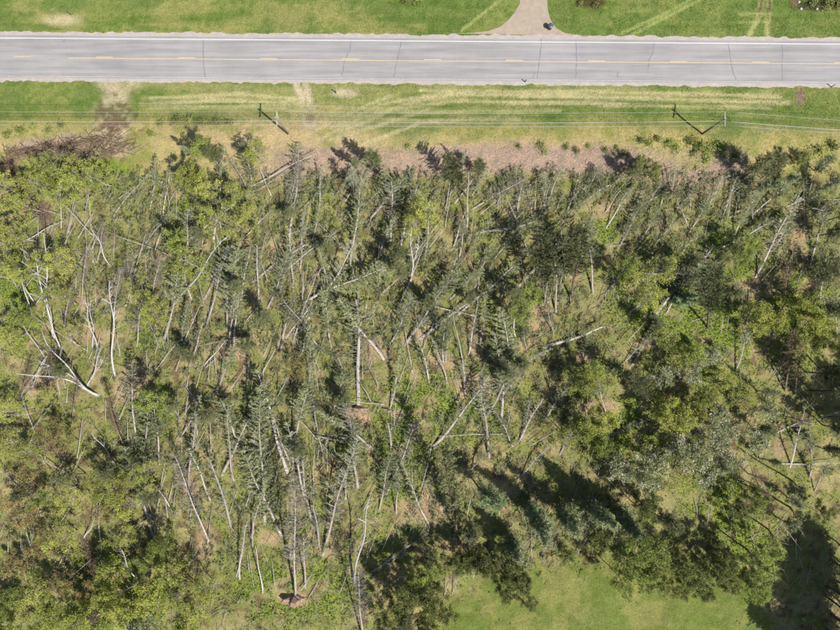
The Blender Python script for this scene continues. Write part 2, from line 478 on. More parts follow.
# ------------------------------------------------------------------ setting: road, shoulders, driveway, markings
def strip(name, x0, x1, off0, off1, z, mat, parent=None, step=1.0, jag0=0, jag1=0):
    """band along the road between two offsets from its centre line"""
    n = max(1, int(abs(x1 - x0) / step)); xs = np.linspace(x0, x1, n + 1); b = MB()
    for i, x in enumerate(xs):
        j0 = (fbm(np.array([x]), np.array([3.0]), .8, 4)[0] - .5) * jag0
        j1 = (fbm(np.array([x]), np.array([9.0]), .8, 4)[0] - .5) * jag1
        b.v += [(x, road_c(x) + off0 + j0, z), (x, road_c(x) + off1 + j1, z)]
        if i: b.f.append((2 * i - 2, 2 * i, 2 * i + 1, 2 * i - 1))
    return link(name, b.mesh(name), mat, parent)
road = tag(strip('road', -400, 400, -3.68, 4.0, 0.03, M['asphalt'], step=8), kind='structure')
tag(strip('gravel_shoulder', -110, 110, -4.35, -3.4, 0.018, M['gravel'], step=.25, jag0=.9), kind='structure')
tag(strip('gravel_shoulder', -110, 110, 3.7, 4.7, 0.018, M['gravel'], step=.25, jag1=.9), kind='structure')
strip('edge_line', -400, 400, 3.42, 3.57, 0.036, M['white_paint'], road, 8)
strip('edge_line', -400, 400, -3.50, -3.40, 0.036, M['faded_paint'], road, 8)
strip('centre_line', (68 - 420) / S, 400, -0.14, -0.02, 0.036, M['yellow_paint'], road, 8)
for k in range(-2, 14):
    xa = (14 + 82 * k - 420) / S
    strip('centre_dash', xa, xa + 3.1, 0.06, 0.20, 0.036, M['yellow_paint'], road, 4)
def polyband(name, pts, w, z, mat, parent):
    b = MB(); P = [Vector((p[0], p[1], 0)) for p in pts]
    for i, p in enumerate(P):
        t = (P[min(i + 1, len(P) - 1)] - P[max(i - 1, 0)]).normalized(); n = Vector((-t.y, t.x, 0)) * w / 2 * float(rng.uniform(.5, 1.3))
        b.v += [(p.x + n.x, p.y + n.y, z), (p.x - n.x, p.y - n.y, z)]
        if i: b.f.append((2 * i - 2, 2 * i - 1, 2 * i + 1, 2 * i))
    return link(name, b.mesh(name), mat, parent)
CRACKS = [[(203, 40), (203.5, 60), (205, 77)], [(351, 40), (350, 49), (345, 60), (342, 76)], [(401.5, 40), (399, 52), (396, 66), (394, 77)],
          [(541.5, 39), (540, 56), (537, 78)], [(576, 41), (576.5, 60), (575.5, 78)], [(654, 42), (653, 52), (649, 60), (648, 73)],
          [(728, 42), (730, 58), (733, 72), (736, 80)], [(782, 44), (782, 80)], [(65, 39), (64, 42)], [(533, 78), (535, 72)], [(618, 78), (617, 73), (620, 72)]]
for c in CRACKS:
    pts = []
    for (a, b_) in zip(c[:-1], c[1:]):
        for t in np.linspace(0, 1, 8)[:-1]:
            pts.append((a[0] + (b_[0] - a[0]) * t + rng.normal(0, .25), a[1] + (b_[1] - a[1]) * t))
    pts.append(c[-1])
    polyband('crack', [tuple(float(v) for v in W(*p)) for p in pts], 0.15, 0.034, M['crack'], road)

def driveway():
    L = [(440, 33.2), (470, 33.0), (488, 31.0), (499, 27.0), (508, 20), (515, 12), (519, 4), (521, -8), (524, -60), (530, -200)]
    Rr = [(600, 36), (580, 35.2), (566, 33.4), (556, 28.5), (550.5, 20), (548, 12), (547, 4), (547, -8), (548, -60), (552, -200)]
    b = MB(); n = 0
    for (l, r) in zip(L, Rr):
        for t in np.linspace(0, 1, 9):
            x, y = W(l[0] + (r[0] - l[0]) * t, l[1] + (r[1] - l[1]) * t)
            jag = (rng.normal(0, .08) if t in (0, 1) else 0)
            b.v.append((float(x) + jag, float(y), 0.006))
        if n:
            for k in range(8): a = (n - 1) * 9 + k; b.f.append((a, a + 1, a + 10, a + 9))
        n += 1
    tag(link('driveway', b.mesh('driveway'), M['drive']), kind='structure')
driveway()

# ------------------------------------------------------------------ utility poles and wires
PH = 8.3
def pole(bx, by, label):
    x, y = W(bx, by); x, y = float(x), float(y); z = float(height(np.array([x]), np.array([y]))[0])
    t = link('utility_pole', None, loc=(x, y, z)); tag(t, label, 'utility pole', 'utility poles along the verge')
    b = MB(); b.tube([(0, 0, -.4), (0, 0, 4), (0, 0, PH)], [.19, .16, .12], 10); link('post', b.mesh('post', True), M['wood_pole'], t)
    b = MB(); b.box((0, 0, PH - .35), (.14, 2.5, .16)); arm = link('crossarm', b.mesh('crossarm'), M['arm_wood'], t)
    for s in (-1, 1):
        b = MB(); b.tube([(0.08, s * .75, PH - .42), (0.1, s * .04, PH - 1.05)], [.025, .025], 5); link('brace', b.mesh('brace'), M['steel'], t)
    for yy in (-1.15, -.45, 1.15):
        b = MB(); b.lathe([(.03, 0), (.03, .08), (.075, .1), (.05, .15), (.075, .17), (.045, .24), (.02, .26)], 10, (0, yy, PH - .27))
        link('insulator', b.mesh('insulator'), M['porcelain'], t)
    b = MB(); b.lathe([(.05, 0), (.05, .1), (.035, .16)], 8, (0.0, .16, PH - 1.9)); link('cable_clamp', b.mesh('cable_clamp'), M['steel'], t)
    b = MB(); b.box((-.16, .1, PH - .1), (.22, .16, .3)); link('cutout', b.mesh('cutout'), M['porcelain'], t)
    return Vector((x, y, z))
# ends off the frame keep the spans hung
P0 = pole(-150, 131, 'plain wooden pole with crossarm, beyond the western end of the verge')
P1 = pole(287.6, 133.5, 'wooden utility pole with pale crossarm beside the tyre ruts')
P2 = pole(702.4, 133.6, 'wooden utility pole with crossarm above the shrubs on the verge')
P3 = pole(1130, 160, 'plain wooden pole with crossarm, beyond the eastern end of the verge')
SPANN = [(P0, P1, 'running from the tyre-rut pole past the brush pile'), (P1, P2, 'spanning the two poles on the verge'), (P2, P3, 'running east from the pole above the shrubs')]
for a, b_, where in SPANN:
    for nm, yy, zz, sag in (('northern top', 1.15, PH, .9), ('middle top', -.45, PH, .95), ('southern top', -1.15, PH, .85), ('lower', .2, PH - 1.75, 1.3)):
        p, q = a + Vector((0, yy, zz)), b_ + Vector((0, yy, zz)); pts = []; n = 24
        for i in range(n + 1):
            t = i / n; v = p.lerp(q, t); v.z -= sag * 4 * t * (1 - t); pts.append(v)
        m = MB(); m.tube(pts, [.017] * (n + 1), 5)
        tag(link('overhead_wire', m.mesh('overhead_wire', True), M['wire']), f'thin pale {nm} overhead wire {where}', 'wire', 'overhead wires')

# ------------------------------------------------------------------ small roadside things
def gz(x, y): return float(height(np.array([x]), np.array([y]))[0])
def rubbish_bin():
    x, y = (float(v) for v in W(549.5, 28.5))
    t = tag(link('rubbish_bin', None, loc=(x, y, 0.006)), 'small dark grey bin at the mouth of the gravel driveway', 'bin')
    t.rotation_euler.z = .5; t.scale = (1.3, 1.3, 1.25)
    b = MB(); b.lathe([(.24, 0), (.27, .02), (.33, .8), (.35, .82)], 18); link('body', b.mesh('body', True), M['bin'], t)
    b = MB(); b.lathe([(.37, .825), (.38, .87), (.34, .92), (.2, .97), (.02, .985)], 18); lid = link('lid', b.mesh('lid', True), M['bin_lid'], t)
    b = MB(); b.tube([(-.1, 0, .97), (-.08, 0, 1.04), (.08, 0, 1.04), (.1, 0, .97)], [.02] * 4, 6); link('handle', b.mesh('handle'), M['bin'], lid)
    for s in (-1, 1):
        b = MB(); b.tube([(s * .36, -.08, .6), (s * .42, -.08, .66), (s * .42, .08, .66), (s * .36, .08, .6)], [.02] * 4, 6); link('side_handle', b.mesh('side_handle'), M['bin'], t)
rubbish_bin()
def marker(px, py, hh, label):
    x, y = (float(v) for v in W(px, py))
    t = tag(link('marker_post', None, loc=(x, y, gz(x, y))), label, 'marker post', 'short marker posts on the verge')
    b = MB(); b.tube([(0, 0, -.1), (0, 0, hh)], [.09, .08], 8); link('post', b.mesh('post'), M['dark_post'], t)
    b = MB(); b.box((0, 0, hh + .1), (.26, .07, .2)); link('cap', b.mesh('cap'), M['dark_post'], t)
    b = MB(); b.box((0, .04, hh + .1), (.12, .02, .12)); link('reflector', b.mesh('reflector'), M['reflector'], t)
marker(525, 82, .8, 'short dark post on the southern shoulder below the driveway')
marker(336, 93, 1.1, 'short dark post beside the pale scuffed patch in the verge')
marker(831, 87, .9, 'short dark post on the shoulder past the brown scrape')
marker(71, 15, 1.0, 'short dark post in the dry patch north of the road')
for i, (px, py, s, lb) in enumerate([(799, 2, .24, 'pale stone at the head of the muddy hole north of the road'), (801, 9, .26, 'pale stone at the foot of the muddy hole north of the road'), (817, 9, .22, 'pale stone against the dark ditch weeds north of the road')]):
    b = MB(); prof = [(.02, 0), (.9, .05), (1.0, .3), (.75, .6), (.3, .75), (.02, .78)]; b.lathe(prof, 9)
    b.v = [tuple(np.array(v) * s * (1 + .25 * math.sin(v[0] * 3 + i) * math.cos(v[1] * 4 + 2 * i))) for v in b.v]
    x, y = (float(v) for v in W(px, py)); tag(link('stone', b.mesh('stone', True), M['stone'], loc=(x, y, -.04)), lb, 'stone', 'pale stones')

# ------------------------------------------------------------------ tree meshes (unit trees, LREF metres tall, shared by all copies)
LREF = 16.0
def unit(v): return v / np.maximum(np.linalg.norm(v, axis=-1, keepdims=True), 1e-9)
def cards(c, u, w, ln, wd, tip=.25):
    """tapered quads from c along u"""
    u = unit(u); w = unit(w - u * np.sum(u * w, -1, keepdims=True))
    ln = np.asarray(ln)[:, None]; wd = np.asarray(wd)[:, None]
    a = c - w * wd * .5; b = c + w * wd * .5; e = c + u * ln
    return np.stack([a, b, e + w * wd * tip * .5, e - w * wd * tip * .5], 1)

class Axis:
    def __init__(s, r, bow, wob=.08):
        s.bow = bow; s.ph = r.uniform(0, 6.28, 2); s.w = wob
    def __call__(s, t):
        t = np.asarray(t, float)
        return np.stack([s.bow[0] * t * t * LREF + s.w * np.sin(t * 9 + s.ph[0]), s.bow[1] * t * t * LREF + s.w * np.sin(t * 8 + s.ph[1]), t * LREF], -1)

def trunk_mesh(name, ax, r0, r1, n=7, seg=12, t1=1.0, t0=-0.02):
    b = MB(); ts = np.linspace(t0, t1, seg); b.tube(ax(ts), [r0 + (r1 - r0) * (max(t, 0) / t1) ** .9 for t in ts], n)
    return b.mesh(name, True)

def conifer(seed, bare, Rc, whorls, per, up, droop, tw, dens, shape, keep=1.0, r0=.23, snap=1.0):
    """returns trunk, crown (needle sprays) and dead branch meshes"""
    r = np.random.default_rng(seed)
    ax = Axis(r, r.normal(0, .055, 2), .12)
    trunk = trunk_mesh('trunk', ax, r0, .03 if snap >= 1 else .1, t1=min(1.0, snap + .02))
    Q = []; T = []; dead = []; lop = r.uniform(0, 6.283); lops = r.uniform(.1, .6); ph = r.uniform(0, 6.283, 2)
    for i in range(whorls):
        t = bare + (1 - bare) * (i + r.uniform(-.3, .3)) / whorls
        if t > snap: continue
        t = min(max(t, bare), .995); u_ = (t - bare) / (1 - bare)
        if shape == 'cone': prof = (1 - u_) ** .8 * min(1, .5 + 3 * u_)
        elif shape == 'oval': prof = (max(1 - (2 * u_ - .8) ** 2 / 1.5, .05)) ** .5
        else: prof = (1 - u_) ** .6
        rr = Rc * max(prof, .12); p0 = ax(t); tint0 = r.uniform(-.15, .15)
        for k in range(per):
            if r.random() > keep: continue
            az = r.uniform(0, 6.283); ln = rr * r.uniform(.45, 1.25) * (1 - lops * (.5 + .5 * math.cos(az - lop))) * (1 + .3 * math.sin(u_ * 17 + ph[0]) * math.sin(az * 2 + ph[1])); el = up * r.uniform(.6, 1.3)
            d = np.array([math.cos(az) * math.cos(el), math.sin(az) * math.cos(el), math.sin(el)])
            n = max(5, int(ln * dens)); s = np.sort(r.uniform(.12, 1, n)) ** .85
            P = p0 + d * ln * s[:, None] + np.array([0, 0, -1.0]) * (droop * ln * s ** 2)[:, None]
            side = np.cross(d, [0, 0, 1.0]); side = side / (np.linalg.norm(side) + 1e-9)
            sg = r.choice([-1, 1], n)[:, None]
            uu = d * r.uniform(.5, 1.0, (n, 1)) + side * sg * r.uniform(.4, 1.0, (n, 1)) + r.normal(0, .28, (n, 3))
            Q.append(cards(P, uu, r.normal(0, 1, (n, 3)) * np.array([1.5, .6, .7]), tw * r.uniform(.6, 1.3, n) * (1.15 - .5 * s), r.uniform(.07, .14, n), .35))
            T.append(np.clip(.48 + tint0 + r.normal(0, .2, n), 0, 1))
            dead.append((p0, p0 + d * ln * .9 + np.array([0, 0, -droop * ln * .8]), .03))
    crown = quads_mesh('crown', np.concatenate(Q), np.concatenate(T))
    for i in range(int(42 * bare / .5)):
        t = r.uniform(.18, bare + .15); p = ax(t); az = r.uniform(0, 6.283); ln = r.uniform(.4, 1.9) * Rc / 2; el = r.uniform(-.3, .5)
        dead.append((p, p + np.array([math.cos(az) * math.cos(el), math.sin(az) * math.cos(el), math.sin(el)]) * ln, .03))
    return trunk, crown, sticks_mesh('branches', dead)

def sticks_mesh(name, segs):
    A = np.array([s[0] for s in segs]); B = np.array([s[1] for s in segs]); rad = np.array([s[2] for s in segs])
    return quads_mesh(name, stick_quads(A, B, rad))
def stick_quads(A, B, rad):
    """three-sided tapered sticks"""
    d = unit(B - A); ref = np.where(np.abs(d[:, 2:3]) < .9, np.array([[0, 0, 1.0]]), np.array([[1.0, 0, 0]]))
    x = unit(np.cross(d, ref)); y = np.cross(d, x); out = []
    for k in range(3):
        a0, a1 = 2.094 * k, 2.094 * (k + 1)
        v0 = x * math.cos(a0) + y * math.sin(a0); v1 = x * math.cos(a1) + y * math.sin(a1); r_ = rad[:, None]
        out.append(np.stack([A + v0 * r_, A + v1 * r_, B + v1 * r_ * .45, B + v0 * r_ * .45], 1))
    return np.concatenate(out)

def broadleaf(seed, Rc, t0, limbs, leaves, size, spread, r0=.17, sub=4, up=.75, lefill=1.0, tv=.14, gap=0.0):
    r = np.random.default_rng(seed); ax = Axis(r, r.normal(0, .03, 2), .15)
    trunk = trunk_mesh('trunk', ax, r0, .04, t1=.93)
    segs = []; ends = []
    for i in range(limbs):
        t = t0 + (.93 - t0) * (i + r.uniform(0, 1)) / limbs; p = ax(t); az = i * 2.4 + r.uniform(-.5, .5); el = up * r.uniform(.5, 1.4)
        ln = Rc * r.uniform(.6, 1.15) * (1.15 - .7 * ((t - t0) / (1 - t0)))
        d = np.array([math.cos(az) * math.cos(el), math.sin(az) * math.cos(el), math.sin(el)]); e = p + d * ln
        segs.append((p, e, .065)); ends.append((e, 1.0))
        for k in range(sub):
            s = r.uniform(.35, .95); q = p + d * ln * s; d2 = unit(d + r.normal(0, .55, 3)); l2 = ln * r.uniform(.3, .6)
            e2 = q + d2 * l2; segs.append((q, e2, .035)); ends.append((e2, 1.0)); ends.append((q + d2 * l2 * .5, .6))
            for _ in range(2):
                s2 = r.uniform(.3, 1); q2 = q + d2 * l2 * s2; segs.append((q2, q2 + unit(d2 + r.normal(0, .7, 3)) * r.uniform(.4, .9), .02))
    ends.append((ax(.98), 1.0))
    Q = []; T = []
    for (e, wgt) in ends:
        n = int(leaves * wgt * r.uniform(.5, 1.4) * lefill)
        if n < 3 or r.random() < gap: continue
        sh = r.uniform(.6, 1.2, 3); sh[2] *= .6
        C = e + r.normal(0, spread, (n, 3)) * sh
        nrm = unit(r.normal(0, 1, (n, 3)) + np.array([0, 0, .9])); u = unit(np.cross(nrm, r.normal(0, 1, (n, 3)))); w = np.cross(nrm, u)
        sz = size * r.uniform(.6, 1.35, n); Q.append(cards(C, u, w, sz, sz * .8, .4)); T.append(np.clip(.5 + r.normal(0, tv) + r.normal(0, .13, n), 0, 1))
    return trunk, quads_mesh('crown', np.concatenate(Q), np.concatenate(T)), sticks_mesh('branches', segs)

def birch(seed, stems, limbs, spread, twig=3):
    """bare white tree: one or more curved stems from the foot"""
    r = np.random.default_rng(seed); b = []; segs = []; r_b = .2
    for s in range(stems):
        ax = Axis(r, np.array([(s - (stems - 1) / 2) * spread + r.normal(0, .03), r.normal(0, .04)]), .25); t1 = r.uniform(.8, 1.0) if s else 1.0
        b.append(trunk_mesh('trunk', ax, r_b if s == 0 else r_b * .8, .04, t1=t1, seg=14))
        for i in range(limbs):
            t = r.uniform(.4, .97) * t1; p = ax(t); az = r.uniform(0, 6.283); el = r.uniform(.4, 1.1); ln = r.uniform(1.0, 3.4) * (1.25 - t)
            d = np.array([math.cos(az) * math.cos(el), math.sin(az) * math.cos(el), math.sin(el)]); segs.append((p, p + d * ln, .07))
            for k in range(twig):
                q = p + d * ln * r.uniform(.3, 1); segs.append((q, q + unit(d + r.normal(0, .5, 3)) * r.uniform(.4, 1.3), .022))
    return b, None, sticks_mesh('branches', segs)

V = {}
V['pine'] = [conifer(100 + i, (.22, .3, .38, .46)[i % 4], (2.5, 1.8, 2.9, 2.2, 1.5)[i % 5], 32, 5, (.55, .8, .68)[i % 3], .12, .58, 12, ('oval', 'cone')[i % 2], (.8, .65)[i % 2], snap=(1, 1, .78, 1, .9, 1, .68)[i % 7]) for i in range(14)]
V['thin'] = [conifer(200 + i, (.3, .4, .5)[i % 3], (2.2, 1.6, 2.6)[i % 3], 30, 5, (.5, .75)[i % 2], .15, .5, 7, ('oval', 'cone')[i % 2], (.65, .45)[i % 2], snap=(1, 1, .8, 1, .7)[i % 5]) for i in range(10)]
V['spruce'] = [conifer(300 + i, .1, 3.6, 46, 6, .3, .2, .7, 13, 'cone', r0=.22) for i in range(4)]
V['dark'] = [conifer(400 + i, .38, 2.8, 34, 5, .4, .12, .65, 12, 'oval', .85, r0=.22) for i in range(4)]
V['poplar'] = [broadleaf(500 + i, 5.2, .25, 15, 74, .27, .5, gap=.38) for i in range(5)]
V['sparse'] = [broadleaf(600 + i, 5.2, .25, 15, 34, .25, .45, gap=.42) for i in range(4)]
V['silver'] = [broadleaf(700 + i, 5.0, .3, 15, 62, .27, .48, tv=.3, gap=.4) for i in range(4)]
V['broad'] = [broadleaf(800 + i, 6.0, .15, 17, 84, .29, .52, gap=.36) for i in range(4)]
V['birch'] = [birch(900, 1, 9, 0), birch(901, 1, 12, 0), birch(902, 2, 8, .16), birch(903, 1, 8, 0)]
V['birch3'] = [birch(910, 3, 6, .24)]
V['snag'] = [(lambda r: (trunk_mesh('trunk', Axis(r, r.normal(0, .02, 2)), .2, .05), None, sticks_mesh('branches', [(lambda p, az, ln: (p, p + np.array([math.cos(az), math.sin(az), .3]) * ln, .032))(Axis(r, (0, 0))(r.uniform(.25, .98)), r.uniform(0, 6.28), r.uniform(.3, 1.5)) for _ in range(34)])))(np.random.default_rng(950 + i)) for i in range(3)]
def dead_tree(seed):
    r = np.random.default_rng(seed); ax = Axis(r, r.normal(0, .03, 2)); segs = []
    for i in range(150):
        t = r.uniform(.28, .99); p = ax(t); az = r.uniform(0, 6.283); ln = (1.05 - t) ** .6 * 2.6 * r.uniform(.5, 1.1); el = r.uniform(.1, .7)
        d = np.array([math.cos(az) * math.cos(el), math.sin(az) * math.cos(el), math.sin(el)]); segs.append((p, p + d * ln, .034))
        for k in range(3):
            q = p + d * ln * r.uniform(.3, 1); segs.append((q, q + unit(d + r.normal(0, .5, 3)) * r.uniform(.3, .9), .02))
    return trunk_mesh('trunk', ax, .18, .03), None, sticks_mesh('branches', segs)
V['dead'] = [dead_tree(970 + i) for i in range(3)]

def root_plate_mesh(seed):
    r = np.random.default_rng(seed); b = MB(); n = 18
    rad = [1.0 + r.uniform(-.28, .28) for _ in range(n)]
    for z, f in ((.35, .25), (.22, .8), (-.05, 1.0), (-.3, .75), (-.42, .3)):
        for k in range(n):
            a = 2 * math.pi * k / n; q = rad[k] * f * 1.7; b.v.append((q * math.cos(a), q * math.sin(a), z + r.uniform(-.09, .09)))
    for i in range(4):
        for k in range(n): a = i * n + k; c = i * n + (k + 1) % n; b.f.append((a, c, c + n, a + n))
    b.f.append(tuple(range(n))); b.f.append(tuple(4 * n + k for k in reversed(range(n))))
    return b.mesh('root_plate')
ROOTP = [root_plate_mesh(i) for i in range(3)]
def roots_mesh(seed):
    r = np.random.default_rng(seed); segs = []
    for k in range(16):
        a = r.uniform(0, 6.283); p = np.array([math.cos(a) * .9, math.sin(a) * .9, r.uniform(-.3, .1)]); q = p * np.array([2.1, 2.1, 1]) * r.uniform(.7, 1.2) + r.normal(0, .2, 3); segs.append((p, q, .06))
    return sticks_mesh('roots', segs)
ROOTS = [roots_mesh(40 + i) for i in range(3)]

# code -> name, mesh set, needle/leaf material, bark, twig material, look for labels, category
KIND = {
 'n': ('pine_tree', 'pine', 'needles_olive', 'bark_grey', 'twig_grey', 'olive green pine'),
 't': ('pine_tree', 'thin', 'needles_grey', 'bark_grey', 'twig_grey', 'thin grey-green pine'),
 'h': ('pine_tree', 'thin', 'needles_olive', 'bark_pale', 'twig_grey', 'sparse pine with pale trunk'),
 's': ('spruce_tree', 'spruce', 'needles_fresh', 'bark_brown', 'twig_brown', 'full green spruce'),
 'k': ('pine_tree', 'dark', 'needles_dark', 'bark_dark', 'twig_brown', 'dark bushy pine'),
 'v': ('pine_tree', 'dark', 'needles_fresh', 'bark_brown', 'twig_brown', 'fresh green pine'),
 'u': ('bare_tree', 'snag', None, 'bark_dark', 'twig_brown', 'dark bare upright trunk'),
 'x': ('spruce_tree', 'spruce', 'needles_olive', 'bark_brown', 'twig_brown', 'tall olive spruce'),
 'd': ('dead_tree', 'dead', None, 'bark_grey', 'twig_grey', 'bare grey dead tree'),
 'e': ('dead_tree', 'dead', None, 'bark_brown', 'twig_brown', 'bare brown dead tree'),
 'b': ('birch_tree', 'birch', None, 'bark_birch', 'bark_birch', 'bare white birch'),
 'f': ('birch_tree', 'birch3', None, 'bark_birch', 'bark_birch', 'forked white birch'),
 'l': ('fallen_trunk', 'snag', None, 'bark_pale', 'twig_grey', 'pale bare trunk'),
 'p': ('poplar_tree', 'poplar', 'leaf_yellow', 'bark_pale', 'twig_grey', 'yellow-green poplar'),
 'q': ('poplar_tree', 'sparse', 'leaf_yellow', 'bark_pale', 'twig_grey', 'thin-leaved yellow poplar'),
 'g': ('broadleaf_tree', 'poplar', 'leaf_green', 'bark_brown', 'twig_brown', 'bright green broadleaf tree'),
 'o': ('broadleaf_tree', 'broad', 'leaf_dark', 'bark_dark', 'twig_brown', 'dull green bushy broadleaf tree'),
 'm': ('maple_tree', 'sparse', 'leaf_orange', 'bark_brown', 'twig_brown', 'orange budding maple'),
 'w': ('silver_poplar_tree', 'silver', 'leaf_silver', 'bark_grey', 'twig_grey', 'silvery-leaved poplar'),
}
def linkm(name, me, mat, parent):
    """shared mesh, material on the object"""
    if len(me.materials) == 0: me.materials.append(None)
    o = bpy.data.objects.new(name, me); COL.objects.link(o); o.parent = parent
    o.material_slots[0].link = 'OBJECT'; o.material_slots[0].material = mat
    return o
TREES = []
def ground_pt(px, py):
    x, y = W(px, py); x, y = float(x), float(y); return Vector((x, y, gz(x, y)))
def tree(code, b, tip, var=None, flat=1.0, wide=1.0, label=None, root=False, fat=1.0):
    """b, tip: world vectors of the foot and the top"""
    name, vs, leaf, bark, twig, look = KIND[code]
    ax = tip - b; L = ax.length; z = ax.normalized()
    k = int(rng.integers(len(V[vs]))) if var is None else var
    tilt = math.degrees(math.acos(max(-1, min(1, z.z))))
    if tilt < 14:
        a = float(rng.uniform(0, 6.283)); x = Vector((math.cos(a), math.sin(a), 0)); x = (x - z * x.dot(z)).normalized()
    else:
        x = z.cross(Vector((0, 0, 1))).normalized()
        if rng.random() < .5: x = -x
    y = z.cross(x)
    rot = Matrix((x, y, z)).transposed().to_4x4()
    sc = L / LREF; cs = sc ** .6 * wide
    o = link(name, None)
    o.matrix_world = Matrix.Translation(b) @ rot @ Matrix.Diagonal((cs, cs * flat, sc, 1))
    tr, cr, br = V[vs][k]
    for t in (tr if isinstance(tr, list) else [tr]): linkm('trunk', t, M[bark], o)
    if cr is not None: linkm('crown', cr, M[leaf], o)
    if br is not None: tag(linkm('branches', br, M[twig], o), kind='stuff')
    if root:
        p = linkm('root_plate', ROOTP[k % 3], M['soil'], o); linkm('roots', ROOTS[k % 3], M['bark_brown'], p)
    px, py = 420 + b.x * S, 315 - b.y * S
    mz = H / (H - tip.z); tx, ty = 420 + tip.x * S * mz, 315 - tip.y * S * mz
    TREES.append(dict(o=o, code=code, look=look, name=name, b=(px, py), c=((px + tx) / 2, (py + ty) / 2), t=(tx, ty), tilt=tilt, label=label, L=L))
    return o
def lean(code, bx, by, tx, ty, hz, **kw):
    """foot and top as seen from the drone; hz = height of the top above ground"""
    b = ground_pt(bx, by); b.z -= .05
    f = (H - hz) / H; x, y = W(tx, ty)
    tip = Vector((float(x) * f, float(y) * f, hz))
    L = (tip - b).length; tilt = math.degrees(math.acos((tip.z - b.z) / L))
    if 'flat' not in kw: kw['flat'] = 1.0 if tilt < 50 else (0.75 if tilt < 68 else 0.42)
    return tree(code, b, tip, **kw)
def stand(code, cx, cy, h, lx=0, ly=0, **kw):
    """upright tree whose crown is seen round (cx, cy)"""
    f = (H - .62 * h) / H; x, y = W(cx, cy); x, y = float(x) * f, float(y) * f
    b = Vector((x - lx * .6, y - ly * .6, gz(x, y) - .05)); t = Vector((x + lx * .4, y + ly * .4, b.z + h))
    return tree(code, b, t, **kw)

